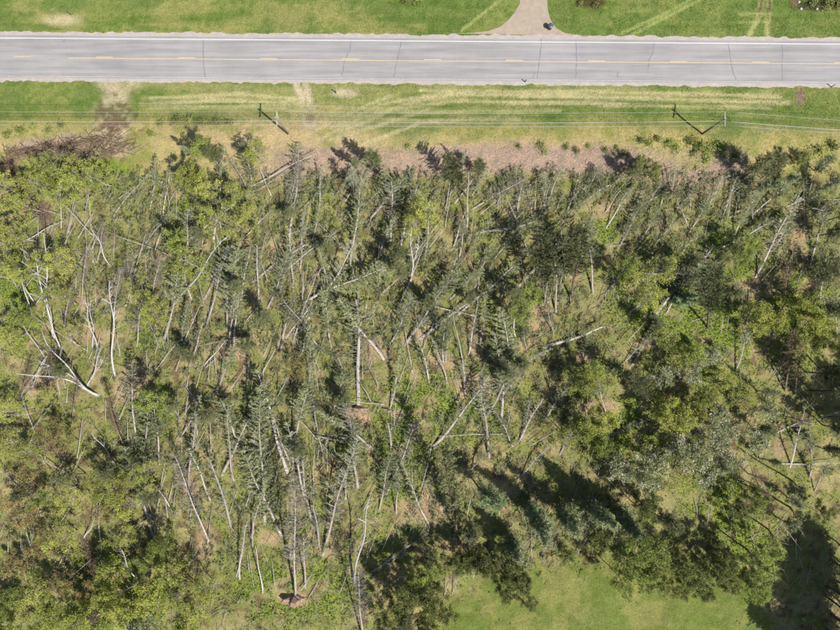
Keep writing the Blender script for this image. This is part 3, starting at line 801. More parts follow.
# trees that can be told apart: code, foot, top as seen, height of top (m)
LEAN = '''
n 112 216 150 165 4 |olive pine sprawled beside the yellow-green poplars below the brush pile
t 134 258 174 206 4
b 108 264 90 226 5
b 52 340 37 232 8 |tall slender white birch forking near its foot above the brown thicket
b 40 276 -4 243 5
b 34 305 14 262 4
l 64 216 42 209 1
b 97 353 85 298 6
b 93 349 90 300 5
b 114 374 109 282 8 |long white birch standing upright amid grey dead stems
b 88 386 106 346 3
b 33 318 16 268 5
b 60 353 46 298 5
b 120 357 115 330 4
b 77 346 64 330 3
d 80 300 86 248 5
d 110 332 121 268 6
d 62 332 71 284 5
d 136 346 142 298 5
e 46 402 52 348 5
d 130 302 127 252 5
d 96 262 104 222 4
e 72 420 78 378 4
e 20 400 30 362 4
d 150 300 160 255 5
n 230 178 204 148 9
n 252 184 236 145 9
d 250 194 230 156 4
l 252 186 318 150 2.5 |long thin trunk arched over onto the mulch strip
l 258 190 292 168 1.5
l 271 196 259 168 1.5
l 243 239 270 211 1.2 |thick pale snapped log lying alone on tan soil
b 173 306 226 236 7
n 280 294 272 212 5
t 258 303 259 222 6
d 285 213 301 162 2.5
h 318 212 326 163 2.5
h 278 276 338 228 3
t 300 272 304 212 5
t 205 329 226 246 7
t 192 359 206 312 7
n 226 331 232 243 9
h 232 358 241 282 7
t 228 346 236 292 8
n 267 310 287 252 5
t 293 289 290 226 6
h 284 339 322 298 4
b 296 363 314 326 5
h 203 367 232 330 4
n 350 266 379 164 10
n 375 264 382 190 9
t 390 244 398 168 8
h 398 254 416 184 6
k 467 197 446 158 8
l 467 226 468 172 5
d 470 210 528 176 2.5 |pale dead tree fanned out flat at the edge of the mulch strip
h 452 251 467 202 5
t 459 259 467 215 6
b 411 282 416 226 8 |white bare tree branching out above a dark hollow
n 475 280 511 240 4
h 512 229 531 170 2
h 546 207 561 164 2
t 544 212 546 172 2
h 578 206 613 177 2
h 605 213 623 184 2
h 606 229 629 188 2.2
n 619 248 637 192 4
n 641 239 637 202 3
l 607 247 637 242 .8
h 495 258 521 228 4
h 573 197 583 164 2
h 588 190 600 164 2
h 495 207 511 178 2
k 545 302 541 240 11
n 557 313 557 232 12
k 572 300 582 230 11
t 594 293 588 222 10
t 730 194 776 160 3
h 724 217 736 176 3
n 720 249 752 188 4
n 752 217 788 164 4
t 755 278 800 188 8 |long grey pine leaning up with tufted soil at its foot
n 787 206 814 176 4
h 805 203 816 172 4
t 812 263 825 192 7
l 824 199 850 200 1
h 682 253 702 226 3
h 702 263 716 243 3
l 687 223 681 206 2.5 |white splintered stump beside the fallen pines
l 700 183 731 177 1
l 697 209 716 193 1.5
h 663 193 676 163 2
h 671 196 680 166 2
n 650 200 668 170 2.5
h 545 348 628 320 1.8 |long straight log lying across tan grass with its own shadow
t 495 383 548 342 3
n 630 369 678 322 4
h 623 364 650 336 3
t 625 317 664 283 5
t 605 296 634 255 5
n 667 313 686 256 6
b 516 336 510 296 5 |thin white birch crossed by another trunk above bright leaves
l 509 309 536 301 1.5
t 554 335 547 300 5
t 508 351 500 332 4
t 527 351 522 328 4
n 583 358 590 338 4
e 782 313 790 260 8
k 708 329 710 264 12
t 735 376 754 318 6
l 690 321 719 315 1
e 786 391 797 328 9
e 795 395 803 340 9
e 806 307 813 280 8
k 850 258 806 279 5
t 838 342 838 286 9
f 98 394 22 350 6 |big forked white birch with long curving stems
l 1 415 42 414 1.5
e 124 449 107 398 6
t 136 447 128 364 9
n 160 465 156 402 11
b 119 468 91 433 4
b 79 485 43 498 3
b 18 486 -4 468 3
e 80 487 44 436 4
d 208 543 172 452 8
h 172 512 148 472 7
t 189 491 191 392 10
t 234 539 202 426 9
t 234 483 219 408 9
n 241 453 223 384 9
n 265 524 252 384 12 |tall feathery pine leaning up with a long bare trunk
h 287 474 257 368 8 |long straight pale trunk sloping above its twin
t 290 467 272 410 8
n 291 469 307 362 11
t 317 433 313 392 6
t 324 463 317 424 6
l 277 397 289 376 5
t 322 556 353 436 11
h 357 409 368 276 8 |thick-trunked pine torn up with its wide root plate r
n 390 410 404 350 7 |pine uprooted with a small root plate beside the wide one r
l 372 403 361 382 4
l 378 388 374 372 4
t 392 456 388 410 6
t 387 493 419 420 7
t 396 512 399 470 8
n 430 527 414 460 9
k 460 543 440 446 13 |tall dark pine whose crown stands over its own shade
l 412 399 425 400 .5
t 466 397 459 348 6
h 492 387 516 372 3
n 430 383 429 320 7
t 447 384 438 336 7
h 418 339 514 270 2.5
h 458 315 520 263 2.5
t 468 355 480 298 5
h 480 373 497 343 4
n 398 313 444 292 3
n 367 347 386 328 4
t 347 382 332 346 6
n 443 363 430 318 10
t 518 443 550 383 6
t 523 432 532 398 5
t 520 477 557 436 4
t 513 447 499 412 5
t 606 414 596 372 7
n 605 438 668 410 2.5 |wide grey-green pine lying flat beside the dark standing pine
k 656 403 638 376 10 |dark standing pine casting a straight trunk shadow
b 757 439 846 408 4
t 790 468 807 406 9
t 810 479 815 428 9
t 815 491 825 460 8
l 774 464 842 465 1
u 792 481 800 490 11
u 790 507 797 517 11
u 747 549 756 562 12
u 768 529 777 540 11
x 533 511 553 546 16 |tall spruce spire at the corner of the clearing
x 558 505 583 540 15
x 586 500 612 532 15
x 612 506 640 538 13
x 508 536 520 566 11
t 239 580 240 518 8
l 263 592 255 545 5
d 295 597 295 476 13 |tall grey dead tree standing in torn soil above the grassy patch r
t 305 587 306 518 10
l 290 561 291 544 3
t 320 549 312 488 9
d 363 642 356 566 9 |feathery grey dead tree at the foot of the blowdown
b 354 583 369 504 9
l 373 571 428 532 1.5
l 443 598 452 574 2.5
l 452 594 460 575 2.5 |second of two short bare trunks beside the clearing
b 84 538 97 516 4
b 74 535 44 546 3
b 140 592 120 546 5
l 627 498 617 478 3
t 190 300 178 255 7
n 150 210 168 160 5
n 330 300 338 240 6
n 310 250 322 200 4
n 340 222 352 180 4
n 425 260 440 205 5
n 500 238 520 192 4
n 560 225 578 185 3
n 655 245 680 205 4
n 690 232 722 196 4
n 240 300 246 240 7
n 205 280 216 225 6
n 180 345 196 300 6
n 310 390 312 330 8
n 330 420 336 360 8
n 280 350 290 290 7
n 390 345 400 290 7
n 415 305 424 255 6
n 450 300 476 262 4
n 500 300 524 256 5
n 480 345 500 300 6
n 380 510 386 450 8
n 345 500 350 440 8
n 210 500 198 440 8
n 180 440 172 385 8
n 215 395 212 340 8
n 150 520 142 470 7
n 250 540 246 480 8
n 545 420 566 370 6
n 560 455 590 425 4
n 500 400 520 360 6
n 470 470 476 430 7
n 650 345 684 305 5
n 700 285 722 240 6
n 735 235 764 195 5
n 640 290 664 250 5
n 560 285 572 240 7
n 820 300 828 250 8
n 775 250 792 205 6
'''
STAND = '''
q 56 168 8
q 78 174 9
q 38 184 8
q 98 180 8
q 22 205 8
q 8 188 8
q 14 236 9
q 60 196 7
q 42 166 6
q 4 262 8
q 22 272 8
q 10 335 8
q 60 262 8
g 24 318 7
q 256 154 7
p 192 180 8 |bright yellow poplar in the cluster below the dark pines
q 209 188 8
q 236 196 8
q 216 220 8
g 205 150 8
q 248 215 7
q 425 214 9
q 414 222 7
q 188 262 9
g 178 242 8
q 155 312 8
q 140 290 7
g 152 400 10
q 60 300 8
q 75 335 6
m 52 430 8
m 62 442 8
m 30 470 8
m 16 500 8
m 24 518 8 |orange budding maple among green poplars at the western edge
m 20 562 8
m 64 582 8
m 96 512 7
m 88 592 6
m 297 366 7 |small orange-tinted maple between leaning pines
m 40 548 7
q 45 262 7
q 8 445 8
q 30 450 7
q 100 478 8
q 112 492 8
q 128 508 8
g 44 500 7
q 60 540 8
q 36 592 9
p 58 612 10
p 84 622 10
g 76 604 8
g 20 590 9
p 116 596 11
p 132 606 11 |broad yellow-green poplar beside the brown forest trail
p 152 592 10
p 168 574 9
p 110 574 9
g 160 548 8
g 148 560 8
q 178 596 9
q 196 612 9
q 206 590 8
g 188 626 8
q 120 534 8
g 6 610 9
p 14 628 9
g 100 628 8
w 140 628 9
q 70 500 7
q 130 478 6
q 10 410 7
q 46 398 6
q 150 470 7
p 585 384 8 |bright leafy poplar below the root-torn pine
g 596 372 7
p 588 428 9
p 604 420 8
q 572 438 8
g 600 446 8
p 680 420 9
p 668 408 8
p 700 405 8
q 650 300 8
q 636 282 8
g 626 268 8
q 664 268 8
g 740 258 7
g 748 244 7
g 520 312 8
g 532 296 8
p 770 322 9
p 754 316 9
p 812 326 9 |yellow poplar beside the black shade at the eastern edge
p 822 340 8
p 796 305 8
q 800 345 8
q 665 335 7
g 690 355 8
w 618 466 9
w 638 472 10
w 656 462 9
w 646 486 8
w 676 446 9
w 692 456 9
w 710 438 10 |silvery poplar leaning over the dark trunk shadows
w 702 474 8
w 724 458 8
q 676 478 8
w 714 416 8
w 690 372 6
q 676 360 6
w 708 358 6
q 720 378 6
w 664 376 6
q 735 385 6
w 755 440 8
w 764 412 7
g 706 395 6
q 690 395 7
w 730 430 7
q 740 400 6
n 726 350 5
n 774 392 8
k 768 432 7
n 775 462 7
e 760 478 7
g 752 498 8
o 738 508 6
e 770 505 8
e 757 490 8
n 800 503 6
o 822 512 6
n 790 524 6
v 486 496 12 |fresh green pine standing out of deep shade
v 536 514 8
o 600 536 9
o 566 552 6
g 634 535 13 |bright green broadleaf standing among dark crowns above the clearing
g 652 548 12
g 628 558 11
g 640 572 10
g 620 578 9
o 655 580 9
k 664 520 12
o 644 508 10
o 676 562 9
o 692 576 9
o 678 590 7
o 712 568 9
o 704 590 7
o 728 584 7
o 724 556 8
g 748 562 9
g 752 582 9
g 758 592 6
g 766 548 8
o 512 560 9
o 520 580 8
o 504 588 8 |rounded dull green tree jutting into the clearing
o 526 600 6
o 484 566 9
o 470 560 8
g 432 566 8
g 420 575 8
o 410 588 9
o 430 596 11
o 398 602 10
k 404 622 12
o 425 624 9
o 444 614 8
o 385 625 9
o 455 560 8
k 430 555 7
k 470 530 10
n 190 150 8
k 216 152 8
n 356 160 8
k 376 158 9
n 386 172 9
k 760 168 9
k 778 168 9
n 770 182 8
n 792 176 6
t 352 182 8
o 800 160 4
n 826 165 6
n 834 185 7
o 640 164 5
o 652 170 5
k 634 172 6
t 465 160 6
k 480 168 6
k 20 490 7
k 404 272 9
k 396 252 8
k 262 318 8
k 207 414 8
k 236 286 7
k 344 398 6
k 120 531 7
k 504 372 8
k 520 362 8
k 152 498 7
k 248 346 7
k 188 358 7
k 300 448 7
k 172 404 6
k 430 300 7
k 512 290 8
k 612 366 7
k 655 322 7
k 470 300 6
k 330 250 6
k 290 210 5
k 200 235 6
k 66 478 8
k 106 470 8
k 60 372 6
k 836 372 12
k 845 392 15
k 852 360 15
k 858 420 14
k 846 430 10
k 838 312 12
k 836 232 8
k 848 215 8
e 800 420 8
k 832 450 7
s 690 300 7
k 730 290 7
k 690 262 7
'''
def parse(txt):
    for ln in txt.strip().split('\n'):
        lab = None; root = False
        if '|' in ln:
            ln, lab = ln.split('|')
            if lab.endswith(' r'): lab = lab[:-2]; root = True
        f = ln.split(); yield f[0], [float(v) for v in f[1:]], lab, root
for c, a, lab, root in parse(LEAN):  # the tall dark pine's crown stands in for a neighbour's cast shadow
    if c in 'nth' and a[4] >= 3: a[4] = max(1.8, a[4] * .52)
    if c == 'n' and not lab and a[4] <= 5.4:
        ja = float(rng.normal(.06, .3)) + .16 * float(sstep(340, 280, a[1])); vx, vy = a[2] - a[0], a[3] - a[1]
        a[2], a[3] = a[0] + vx * math.cos(ja) - vy * math.sin(ja), a[1] + vx * math.sin(ja) + vy * math.cos(ja)
    lean(c, *a, label=lab, root=root, wide=1.35 if lab and c in 'hf' else (.7 if lab and c == 'k' else 1.0))
for i in range(30):
    px_ = 285 + 15.6 * i + float(rng.uniform(-5, 5)); py_ = float(rng.uniform(194, 220)) + (4 if px_ > 640 else 0); an = float(rng.normal(.42, .33)); ln = float(rng.uniform(32, 50))
    lean('tnth'[i % 4], px_, py_, px_ + math.sin(an) * ln, max(py_ - math.cos(an) * ln, 166), float(rng.uniform(.9, 1.8)))
nl = 0
while nl < 48:
    px_, py_ = float(rng.uniform(15, 600)), float(rng.uniform(215, 560))
    if px_ > 420 and py_ > 440: continue
    an = float(rng.normal(.1, .75)) if px_ > 140 else float(rng.normal(-.45, .7)); ln = float(rng.uniform(38, 82)); nl += 1
    lean('b' if px_ < 140 and nl % 2 else 'l', px_, py_, px_ + math.sin(an) * ln, py_ - math.cos(an) * ln, float(rng.uniform(.8, 3.2)), wide=float(rng.uniform(.6, .95)), flat=1.0)
nf = 0; feet = [t['b'] for t in TREES]
while nf < 34:
    px_, py_ = float(rng.uniform(140, 700)), float(rng.uniform(215, 540))
    if px_ > 520 and py_ > 330: continue
    if min(math.hypot(px_ - q[0], py_ - q[1]) for q in feet) < 13: continue
    an = .12 + .5 * float(sstep(330, 600, px_) * sstep(420, 250, py_)) - .25 * float(sstep(330, 450, py_) * sstep(360, 250, px_)) + float(rng.normal(0, .5)) + .2 * float(sstep(340, 280, py_))
    ln = float(rng.uniform(62, 100)); feet.append((px_, py_)); nf += 1
    lean('nntt'[nf % 4], px_, py_, px_ + math.sin(an) * ln, py_ - math.cos(an) * ln, float(rng.uniform(1.8, 5)), wide=1.2)
for c, a, lab, root in parse(STAND):  # includes dark pines added at scattered spots to deepen the forest shade
    h = a[2]; tall = c in 'kso'
    stand(c, a[0], a[1], h, float(rng.normal(0, .06)) * h, float(abs(rng.normal(.05, .08))) * h, label=lab, wide={'p': .85, 'q': .95, 'm': .85, 'g': .72, 'w': .9, 'o': .64, 'k': .85, 's': 1.0}.get(c, 1.0))
# tall pines past the frame's corner: their crowns and trunks throw the shade in it
for (bx, by, h) in [(842, 585, 15), (848, 602, 17), (838, 618, 16), (852, 630, 18), (836, 640, 17), (850, 655, 18), (842, 672, 18), (862, 690, 19), (846, 568, 13), (828, 652, 15), (868, 616, 18), (866, 648, 19), (834, 562, 13), (830, 600, 15), (826, 628, 16), (816, 650, 17), (806, 662, 17), (858, 590, 15), (824, 676, 18), (840, 545, 11), (868, 425, 16), (880, 415, 16), (872, 445, 16), (862, 405, 14), (876, 395, 15), (858, 440, 15), (850, 575, 15), (838, 592, 16), (846, 640, 17), (832, 615, 16), (812, 655, 17), (852, 612, 17), (826, 585, 13)]:
    b = ground_pt(bx, by); tree('k', b, b + Vector((float(rng.normal(0, .4)), float(rng.normal(.3, .4)), h)), wide=.9, label='tall dark pine past the eastern edge, seen only by its shade')

# ------------------------------------------------------------------ labels: what each tree is and how far out from a landmark it stands
LM = [((357, 414), 'the wide root plate'), ((97, 392), 'the big forked birch'), ((297, 366), 'the small orange maple'), ((75, 148), 'the brush pile'),
      ((600, 605), 'the grassy clearing'), ((287, 133), 'the tyre-rut utility pole'), ((702, 133), 'the utility pole above the shrubs'),
      ((686, 222), 'the white splintered stump'), ((486, 494), 'the fresh green pine in shade'), ((452, 594), 'the two short bare trunks'), ((411, 250), 'the white branching birch'),
      ((580, 335), 'the long straight log'), ((360, 610), 'the feathery grey dead tree'), ((440, 440), 'the tall dark pine'), ((92, 575), 'the brown forest trail'),
      ((243, 239), 'the thick snapped log'), ((295, 597), 'the tall grey dead tree'), ((656, 403), 'the trunk-shadow pine'), ((708, 440), 'the silvery grove'), ((755, 278), 'the long grey leaning pine'),
      ((48, 300), 'the tall slender birch'), ((262, 480), 'the tall feathery pine'), ((500, 178), 'the fanned-out dead tree'), ((812, 326), 'the yellow poplar by black shade'),
      ((515, 312), 'the crossed white birch'), ((200, 184), 'the bright yellow poplar'), ((24, 518), 'the western orange maple'), ((838, 600), 'the shaded bottom corner'), ((870, 420), 'the black shade at the eastern edge')]
ORD = 'first second third fourth fifth sixth seventh eighth ninth tenth eleventh twelfth thirteenth fourteenth fifteenth sixteenth seventeenth eighteenth nineteenth twentieth twenty-first twenty-second twenty-third twenty-fourth twenty-fifth'.split() + ['%dth' % k for k in range(26, 90)]
def state(t):
    if t['name'] == 'fallen_trunk': return 'lying' if t['tilt'] > 60 else 'leaning'
    return 'fallen' if t['tilt'] > 66 else ('leaning' if t['tilt'] > 24 else 'standing')
cells = {}
for t in TREES:
    d = [math.hypot(t['c'][0] - p[0], t['c'][1] - p[1]) for p, _ in LM]; i = int(np.argmin(d)); t['d'] = d[i]
    t['st'] = state(t); cells.setdefault((i, t['look'], t['st']), []).append(t)
GROUPS = {'pine_tree': 'storm-thrown pines', 'spruce_tree': 'green spruces', 'dead_tree': 'dead trees', 'birch_tree': 'white birches', 'bare_tree': 'bare upright trunks', 'fallen_trunk': 'bare trunks among the blowdown',
          'poplar_tree': 'yellow-green poplars', 'broadleaf_tree': 'green broadleaf trees', 'maple_tree': 'orange budding maples', 'silver_poplar_tree': 'silvery poplars'}
for (i, look, st), ts in cells.items():
    ts.sort(key=lambda t: t['d']); free = [t for t in ts if not t['label']]
    for k, t in enumerate(free):
        base = look if look.split()[0] != 'bare' or st != 'lying' else look
        if len(free) == 1: t['label'] = f'{st} {base}, only such one by {LM[i][1]}'
        else: t['label'] = f'{st} {base}, {ORD[k]} such one out from {LM[i][1]}' if len(base.split()) + len(LM[i][1].split()) < 10 else f'{st} {base}, {ORD[k]} from {LM[i][1]}'
for t in TREES:
    tag(t['o'], t['label'], 'trunk' if t['name'] == 'fallen_trunk' else 'tree', GROUPS[t['name']])

# ------------------------------------------------------------------ shrubs on the verge
def shrub_mesh(seed, n=230, size=.2):
    r = np.random.default_rng(seed); C = unit(r.normal(0, 1, (n, 3))) * (r.random((n, 1)) ** .7) * np.array([[1.0, 1.0, .8]]) * (1 + .5 * np.sin(np.arange(n) % 7 * 2.1 + seed))[:, None]; C[:, 2] = np.abs(C[:, 2]) + .1
    C *= 1 + .25 * np.sin(C[:, :1] * 4 + seed) ; nrm = unit(C + r.normal(0, .6, (n, 3)) + [0, 0, .5]); u = unit(np.cross(nrm, r.normal(0, 1, (n, 3)))); w = np.cross(nrm, u); sz = size * r.uniform(.6, 1.3, n)
    st = [(np.zeros(3), unit(r.normal(0, 1, 3) + [0, 0, 1.2]) * r.uniform(.5, 1), .03) for _ in range(9)]
    return quads_mesh('leaves', cards(C, u, w, sz, sz * .7, .4), np.clip(r.normal(.5, .22, n), 0, 1)), sticks_mesh('stems', st)
SHR = [shrub_mesh(i) for i in range(4)]
SHRUBS = [(640, 140, .9, 'd'), (648, 143, 1.0, 'g'), (657, 139, .9, 'd'), (668, 143, 1.1, 'g'), (676, 148, 1.1, 'g'), (690, 142, 1.2, 'd'), (700, 146, 1.4, 'g'), (708, 152, 1.3, 'g'), (716, 144, 1.1, 'g'), (722, 150, 1.2, 'g'),
          (706, 160, 1.1, 'g'), (694, 152, 1.0, 'd'), (540, 145, 1.0, 'd'), (545, 152, .8, 'g'), (566, 147, .8, 'd'), (576, 150, .9, 'd'), (588, 146, .7, 'g'), (518, 147, .7, 'd'), (605, 150, .8, 'd'), (616, 148, .7, 'g'),
          (408, 146, .8, 'g'), (624, 154, .9, 'd'), (20, 130, 1.0, 'g'), (8, 134, 1.1, 'g'), (32, 126, .9, 'g'), (48, 130, .8, 'd'), (60, 124, .8, 'd'), (152, 134, .9, 'g'), (160, 122, .9, 'd'), (175, 120, 1.0, 'd'), (188, 119, 1.0, 'd'),
          (203, 121, 1.0, 'd'), (216, 120, .9, 'd'), (228, 122, .8, 'd'), (812, 3, 1.0, 'd'), (826, 5, 1.2, 'd'), (838, 4, 1.2, 'd'), (580, 3, .7, 'd'), (595, 5, .8, 'd'), (405, 1, .9, 'd'), (416, 0, 1.0, 'd'), (735, 156, 1.0, 'd'), (818, 150, 1.3, 'd'), (832, 146, 1.3, 'd'), (806, 156, 1.2, 'd')]
SL = [((702, 133), 'the utility pole amid the shrubs'), ((540, 145), 'the middle of the mulch strip'), ((287, 133), 'the tyre-rut pole'), ((20, 130), 'the brush pile'), ((195, 120), 'the reedy ditch'), ((820, 4), 'the muddy hole'), ((588, 3), 'the driveway mouth'), ((415, 1), 'the northern verge'), ((820, 150), 'the eastern end of the verge')]
cnt = {}
for i, (px, py, s, k) in enumerate(SHRUBS):
    p = ground_pt(px, py); o = link('shrub', None, loc=p); lf, stm = SHR[i % 4]
    o.scale = (s, s, s * .9); o.rotation_euler.z = float(rng.uniform(0, 6.28))
    linkm('leaves', lf, M['leaf_green' if k == 'g' else 'leaf_dark'], o); tag(linkm('stems', stm, M['twig_brown'], o), kind='stuff')
    j = int(np.argmin([math.hypot(px - q[0][0], py - q[0][1]) for q in SL])); key = (j, k); cnt.setdefault(key, []).append((math.hypot(px - SL[j][0][0], py - SL[j][0][1]), o))
for (j, k), v in cnt.items():
    v.sort(key=lambda q: q[0])
    for n, (_, o) in enumerate(v):
        tag(o, f"{'bright green' if k == 'g' else 'dark olive'} low shrub, {ORD[n]} of its colour out from {SL[j][1]}", 'shrub', 'shrubs on the verge')

# ------------------------------------------------------------------ stuff: grass, undergrowth, sticks
def onroad(x, y):
    d = y - road_c(x); px, py = pxgrid(x, y)
    drv = (d > 0) & (px > 500 - np.clip(py - 12, 0, 30) * 1.4) & (px < 550 + np.clip(py - 18, 0, 30) * 1.6)
    return ((d > -4.45) & (d < 4.8)) | drv
def scatter(n, x0, x1, y0, y1):
    return rng.uniform(x0, x1, n), rng.uniform(y0, y1, n)
def leafy(name, x, y, sz, hmin, hmax, col, up=.6, label=None, asp=.6):
    n = len(x); z = height(x, y) + rng.uniform(hmin, hmax, n)
    nrm = unit(rng.normal(0, 1, (n, 3)) * (1 - up) + np.array([0, 0, up])); u = unit(np.cross(nrm, rng.normal(0, 1, (n, 3)))); w = np.cross(nrm, u)
    me = quads_mesh(name, cards(np.stack([x, y, z], 1), u, w, sz, sz * asp, .35), None, col)
    return tag(link(name, me, M['cover']), label, None, None, 'stuff')
def cover_mat():
    m, nt, out = new_mat('ground_cover'); at = N(nt, 'ShaderNodeAttribute', attribute_name='col')
    p = N(nt, 'ShaderNodeBsdfPrincipled'); p.inputs['Roughness'].default_value = .7; p.inputs['Specular IOR Level'].default_value = .15
    nt.links.new(at.outputs['Color'], p.inputs['Base Color']); t = N(nt, 'ShaderNodeBsdfTranslucent'); nt.links.new(at.outputs['Color'], t.inputs['Color'])
    mx = N(nt, 'ShaderNodeMixShader'); mx.inputs[0].default_value = .3; nt.links.new(p.outputs[0], mx.inputs[1]); nt.links.new(t.outputs[0], mx.inputs[2]); nt.links.new(mx.outputs[0], out.inputs[0]); return m
M['cover'] = cover_mat()
# verge grass
x, y = scatter(150000, -82, 82, 26, 62); k = ~onroad(x, y); x, y = x[k], y[k]
px, py = pxgrid(x, y); den = np.where(py < 100, 1.0, np.clip(1.2 - (py - 100) / 55, .15, 1)) * sstep(.3, .5, fbm(x, y, .4, 3))
k = (rng.random(len(x)) < den) & (py < 168); x, y = x[k], y[k]
c = ground_colour(x, y) * rng.uniform(.9, 1.35, (len(x), 1)); leafy('grass', x, y, rng.uniform(.12, .32, len(x)), 0, .05, c, .7, 'short green and straw-coloured verge grass along the road', .35)
# forest undergrowth
x, y = scatter(330000, -82, 82, -62, 28); px, py = pxgrid(x, y); n2 = fbm(x + 50, y, .45, 4)
gz_ = np.zeros(len(x))
for (cx, cy, rx, ry) in GREENS: gz_ = np.maximum(gz_, sstep(1.25, .5, ell(px, py, cx, cy, rx, ry) + (n2 - .5) * .9))
clr = sstep(1.06, .9, ell(px, py, 606, 640, 176, 92) + (fbm(x, y, .12, 4) - .5) * .35) * sstep(556, 575, py)
sc = np.zeros(len(x))
for (cx, cy, rx, ry) in SCARS: sc = np.maximum(sc, sstep(1.15, .7, ell(px, py, cx, cy, rx, ry)))
den = (.22 + .75 * gz_) * sstep(.36, .52, n2) * (1 - sc * .9) * sstep(164, 182, py) * (1 - clr * .97)
k = rng.random(len(x)) < den; x, y, gzz, cl = x[k], y[k], gz_[k], clr[k]
base = np.where((rng.random(len(x)) < .25 + .6 * gzz)[:, None], alb(128, 150, 72)[None], alb(146, 148, 106)[None])
base = np.where((rng.random(len(x)) < .18)[:, None], alb(104, 116, 64)[None], base)
leafy('undergrowth', x, y, rng.uniform(.12, .34, len(x)), .02, .4, base * rng.uniform(.9, 1.6, (len(x), 1)), .55, 'low green undergrowth between the fallen trees', .7)
# needle slash: broken conifer sprays covering the floor of the blowdown
x, y = scatter(12000, -78, 80, -56, 27); px, py = pxgrid(x, y)
core = sstep(168, 177, py) * sstep(90, 170, px + (py < 330) * 40) * np.maximum(sstep(640, 540, px), sstep(330, 260, py)) * sstep(585, 540, py)
k = rng.random(len(x)) < core * np.maximum(sstep(.34, .54, fbm(x + 5, y + 60, .16, 3)), sstep(215, 190, py) * .9) ; x, y = x[k], y[k]
px, py = pxgrid(x, y); ang0 = .12 + .45 * sstep(330, 600, px) * sstep(420, 250, py) - .25 * sstep(330, 450, py) * sstep(360, 250, px)
m = 22; n = len(x); a = ang0 + rng.normal(0, .35, n); ll = rng.uniform(.9, 2.2, n); zz = rng.uniform(.05, 1.3, n) ** 1.3; tn = rng.normal(0, .25, n)
t = rng.uniform(-.5, .5, (n, m)); dx, dy = np.sin(a)[:, None], np.cos(a)[:, None]; off = rng.normal(0, .16, (n, m)) 
X = (x[:, None] + dx * t * ll[:, None] + dy * off).ravel(); Y = (y[:, None] + dy * t * ll[:, None] - dx * off).ravel(); Z = height(X, Y) + np.repeat(zz, m) + rng.uniform(0, .25, n * m)
aa = np.repeat(a, m) + rng.choice([-1, 1], n * m) * rng.uniform(.2, .9, n * m)
U = np.stack([np.sin(aa), np.cos(aa), rng.normal(0, .3, n * m)], 1)
tt = np.clip(.5 + np.repeat(tn, m) + rng.normal(0, .18, n * m), 0, 1)
sl = quads_mesh('needle_slash', cards(np.stack([X, Y, Z], 1), U, rng.normal(0, 1, (n * m, 3)), rng.uniform(.3, .65, n * m), rng.uniform(.07, .13, n * m), .35), tt)
tag(link('needle_slash', sl, M['needles_slash']), 'olive grey broken conifer sprays matted between the trunks', None, None, 'stuff')
# clearing grass
x, y = scatter(34000, (430 - 420) / S, (790 - 420) / S, -62, -42); px, py = pxgrid(x, y)
k = (sstep(1.06, .9, ell(px, py, 606, 640, 176, 92) + (fbm(x, y, .12, 4) - .5) * .35) > .5) & (py > 560); x, y = x[k], y[k]
leafy('meadow_grass', x, y, rng.uniform(.1, .26, len(x)), 0, .02, ground_colour(x, y) * rng.uniform(.95, 1.4, (len(x), 1)), .85, 'pale green grass of the clearing', .35)
# sticks and broken branches
def sticks(name, n, region, ang, spread, ln, rad, mat, label, zmax=.5):
    x, y = scatter(n, *region); k = rng.random(n) < sstep(.3, .6, fbm(x, y + 20, .25, 3)) * (ell(*pxgrid(x, y), 606, 640, 176, 92) > 1.02); x, y = x[k], y[k]; n = len(x)
    a = rng.normal(ang, spread, n); l_ = rng.uniform(*ln, n) * .5; z = height(x, y) + rng.uniform(.03, zmax, n); dz = rng.normal(0, .12, n) * l_
    A = np.stack([x - np.sin(a) * l_, y - np.cos(a) * l_, z - dz], 1); B = np.stack([x + np.sin(a) * l_, y + np.cos(a) * l_, z + dz], 1)
    A[:, 2] = np.maximum(A[:, 2], height(A[:, 0], A[:, 1]) + .02); B[:, 2] = np.maximum(B[:, 2], height(B[:, 0], B[:, 1]) + .02)
    return tag(link(name, quads_mesh(name, stick_quads(A, B, rng.uniform(*rad, n))), mat), label, None, None, 'stuff')
sticks('fallen_branches', 5200, (-78, 78, -58, 25), .2, .7, (.8, 3.6), (.02, .055), M['twig_grey'], 'grey broken branches strewn through the blowdown', 1.1)
sticks('fallen_branches', 3600, (-78, 40, -58, 25), 0, 1.2, (.5, 2.4), (.02, .05), M['twig_brown'], 'brown broken branches strewn over the forest floor', .8)
sticks('broken_limbs', 760, (-78, 70, -50, 24), .15, .4, (2.5, 7), (.045, .09), M['bark_pale'], 'pale thin limbs lying between the trunks', 1.4)
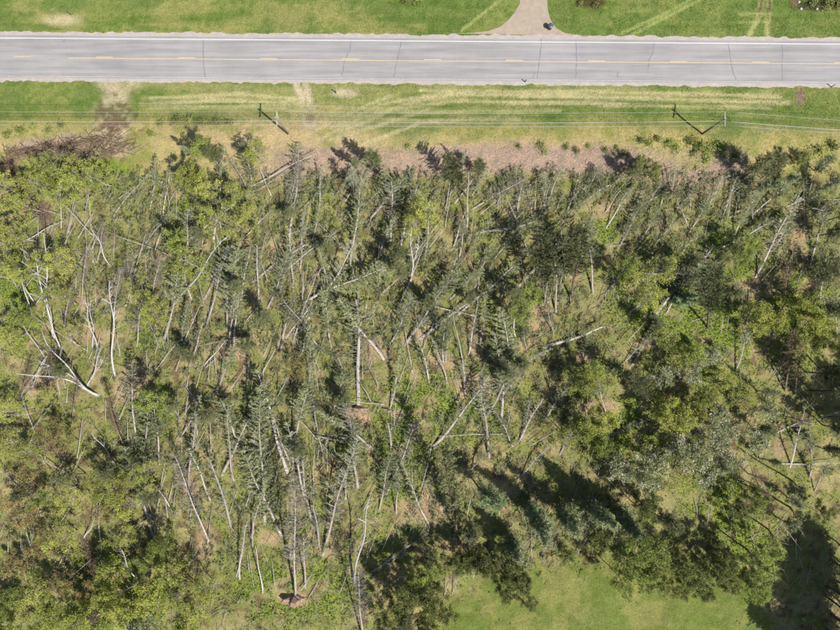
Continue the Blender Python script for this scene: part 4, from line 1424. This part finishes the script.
def straw():
    x, y = scatter(16000, -30, 60, 22, 33); px, py = pxgrid(x, y); k = (np.abs(py - 163) < 16 + 0 * px) & (px < 750); x, y = x[k], y[k]; n = len(x)
    a = rng.normal(1.3, .5, n); l_ = rng.uniform(.2, .7, n) * .5; z = height(x, y) + rng.uniform(.01, .12, n)
    A = np.stack([x - np.sin(a) * l_, y - np.cos(a) * l_, z], 1); B = np.stack([x + np.sin(a) * l_, y + np.cos(a) * l_, z + .03], 1)
    tag(link('mulch', quads_mesh('mulch', stick_quads(A, B, rng.uniform(.012, .035, n))), M['mulch']), 'pinkish brown shredded wood along the forest edge', None, None, 'stuff')
M['mulch'] = flat_mat('shredded_wood', alb(190, 172, 156), .95, .35, .9)
straw()
# brush pile: heaped torn branches at the lane's end
def brush(pts, n, wd, name, label, hh):
    P = np.array([W(*p) for p in pts]); segl = np.hypot(*(P[1:] - P[:-1]).T); i = rng.choice(len(segl), n, p=segl / segl.sum()); t = rng.random(n)
    c = P[i] + (P[i + 1] - P[i]) * t[:, None]; d = P[i + 1] - P[i]; a = np.arctan2(d[:, 0], d[:, 1]) + rng.normal(0, .9, n); off = rng.normal(0, wd, (n, 2)); c = c + off
    z = height(c[:, 0], c[:, 1]) + rng.random(n) * hh * np.exp(-(np.hypot(*off.T) / (wd * 1.6)) ** 2) + .04; l_ = rng.uniform(.5, 2.0, n); dz = rng.normal(0, .2, n) * l_
    A = np.stack([c[:, 0] - np.sin(a) * l_, c[:, 1] - np.cos(a) * l_, np.maximum(z - dz, .03 + height(c[:, 0], c[:, 1]))], 1); B = np.stack([c[:, 0] + np.sin(a) * l_, c[:, 1] + np.cos(a) * l_, z + dz], 1)
    tag(link(name, quads_mesh(name, stick_quads(A, B, rng.uniform(.02, .06, n))), M['twig_brush']), label, None, None, 'stuff')
brush([(8, 153), (40, 148), (80, 143), (118, 138)], 240, .6, 'brush_heap', 'long heap of torn brown branches along the forest edge', .9)
brush([(60, 156), (95, 152), (130, 146)], 240, 1.0, 'brush_heap', 'wide heap of torn brown branches at the end of the bare lane', 1.1)
brush([(6, 156), (12, 178), (30, 204), (46, 216)], 220, .7, 'brush_heap', 'narrow row of dark torn branches running into the forest', .7)
brush([(88, 545), (94, 575), (97, 632)], 260, .7, 'brush_heap', 'dark broken twigs along the brown forest trail', .4)
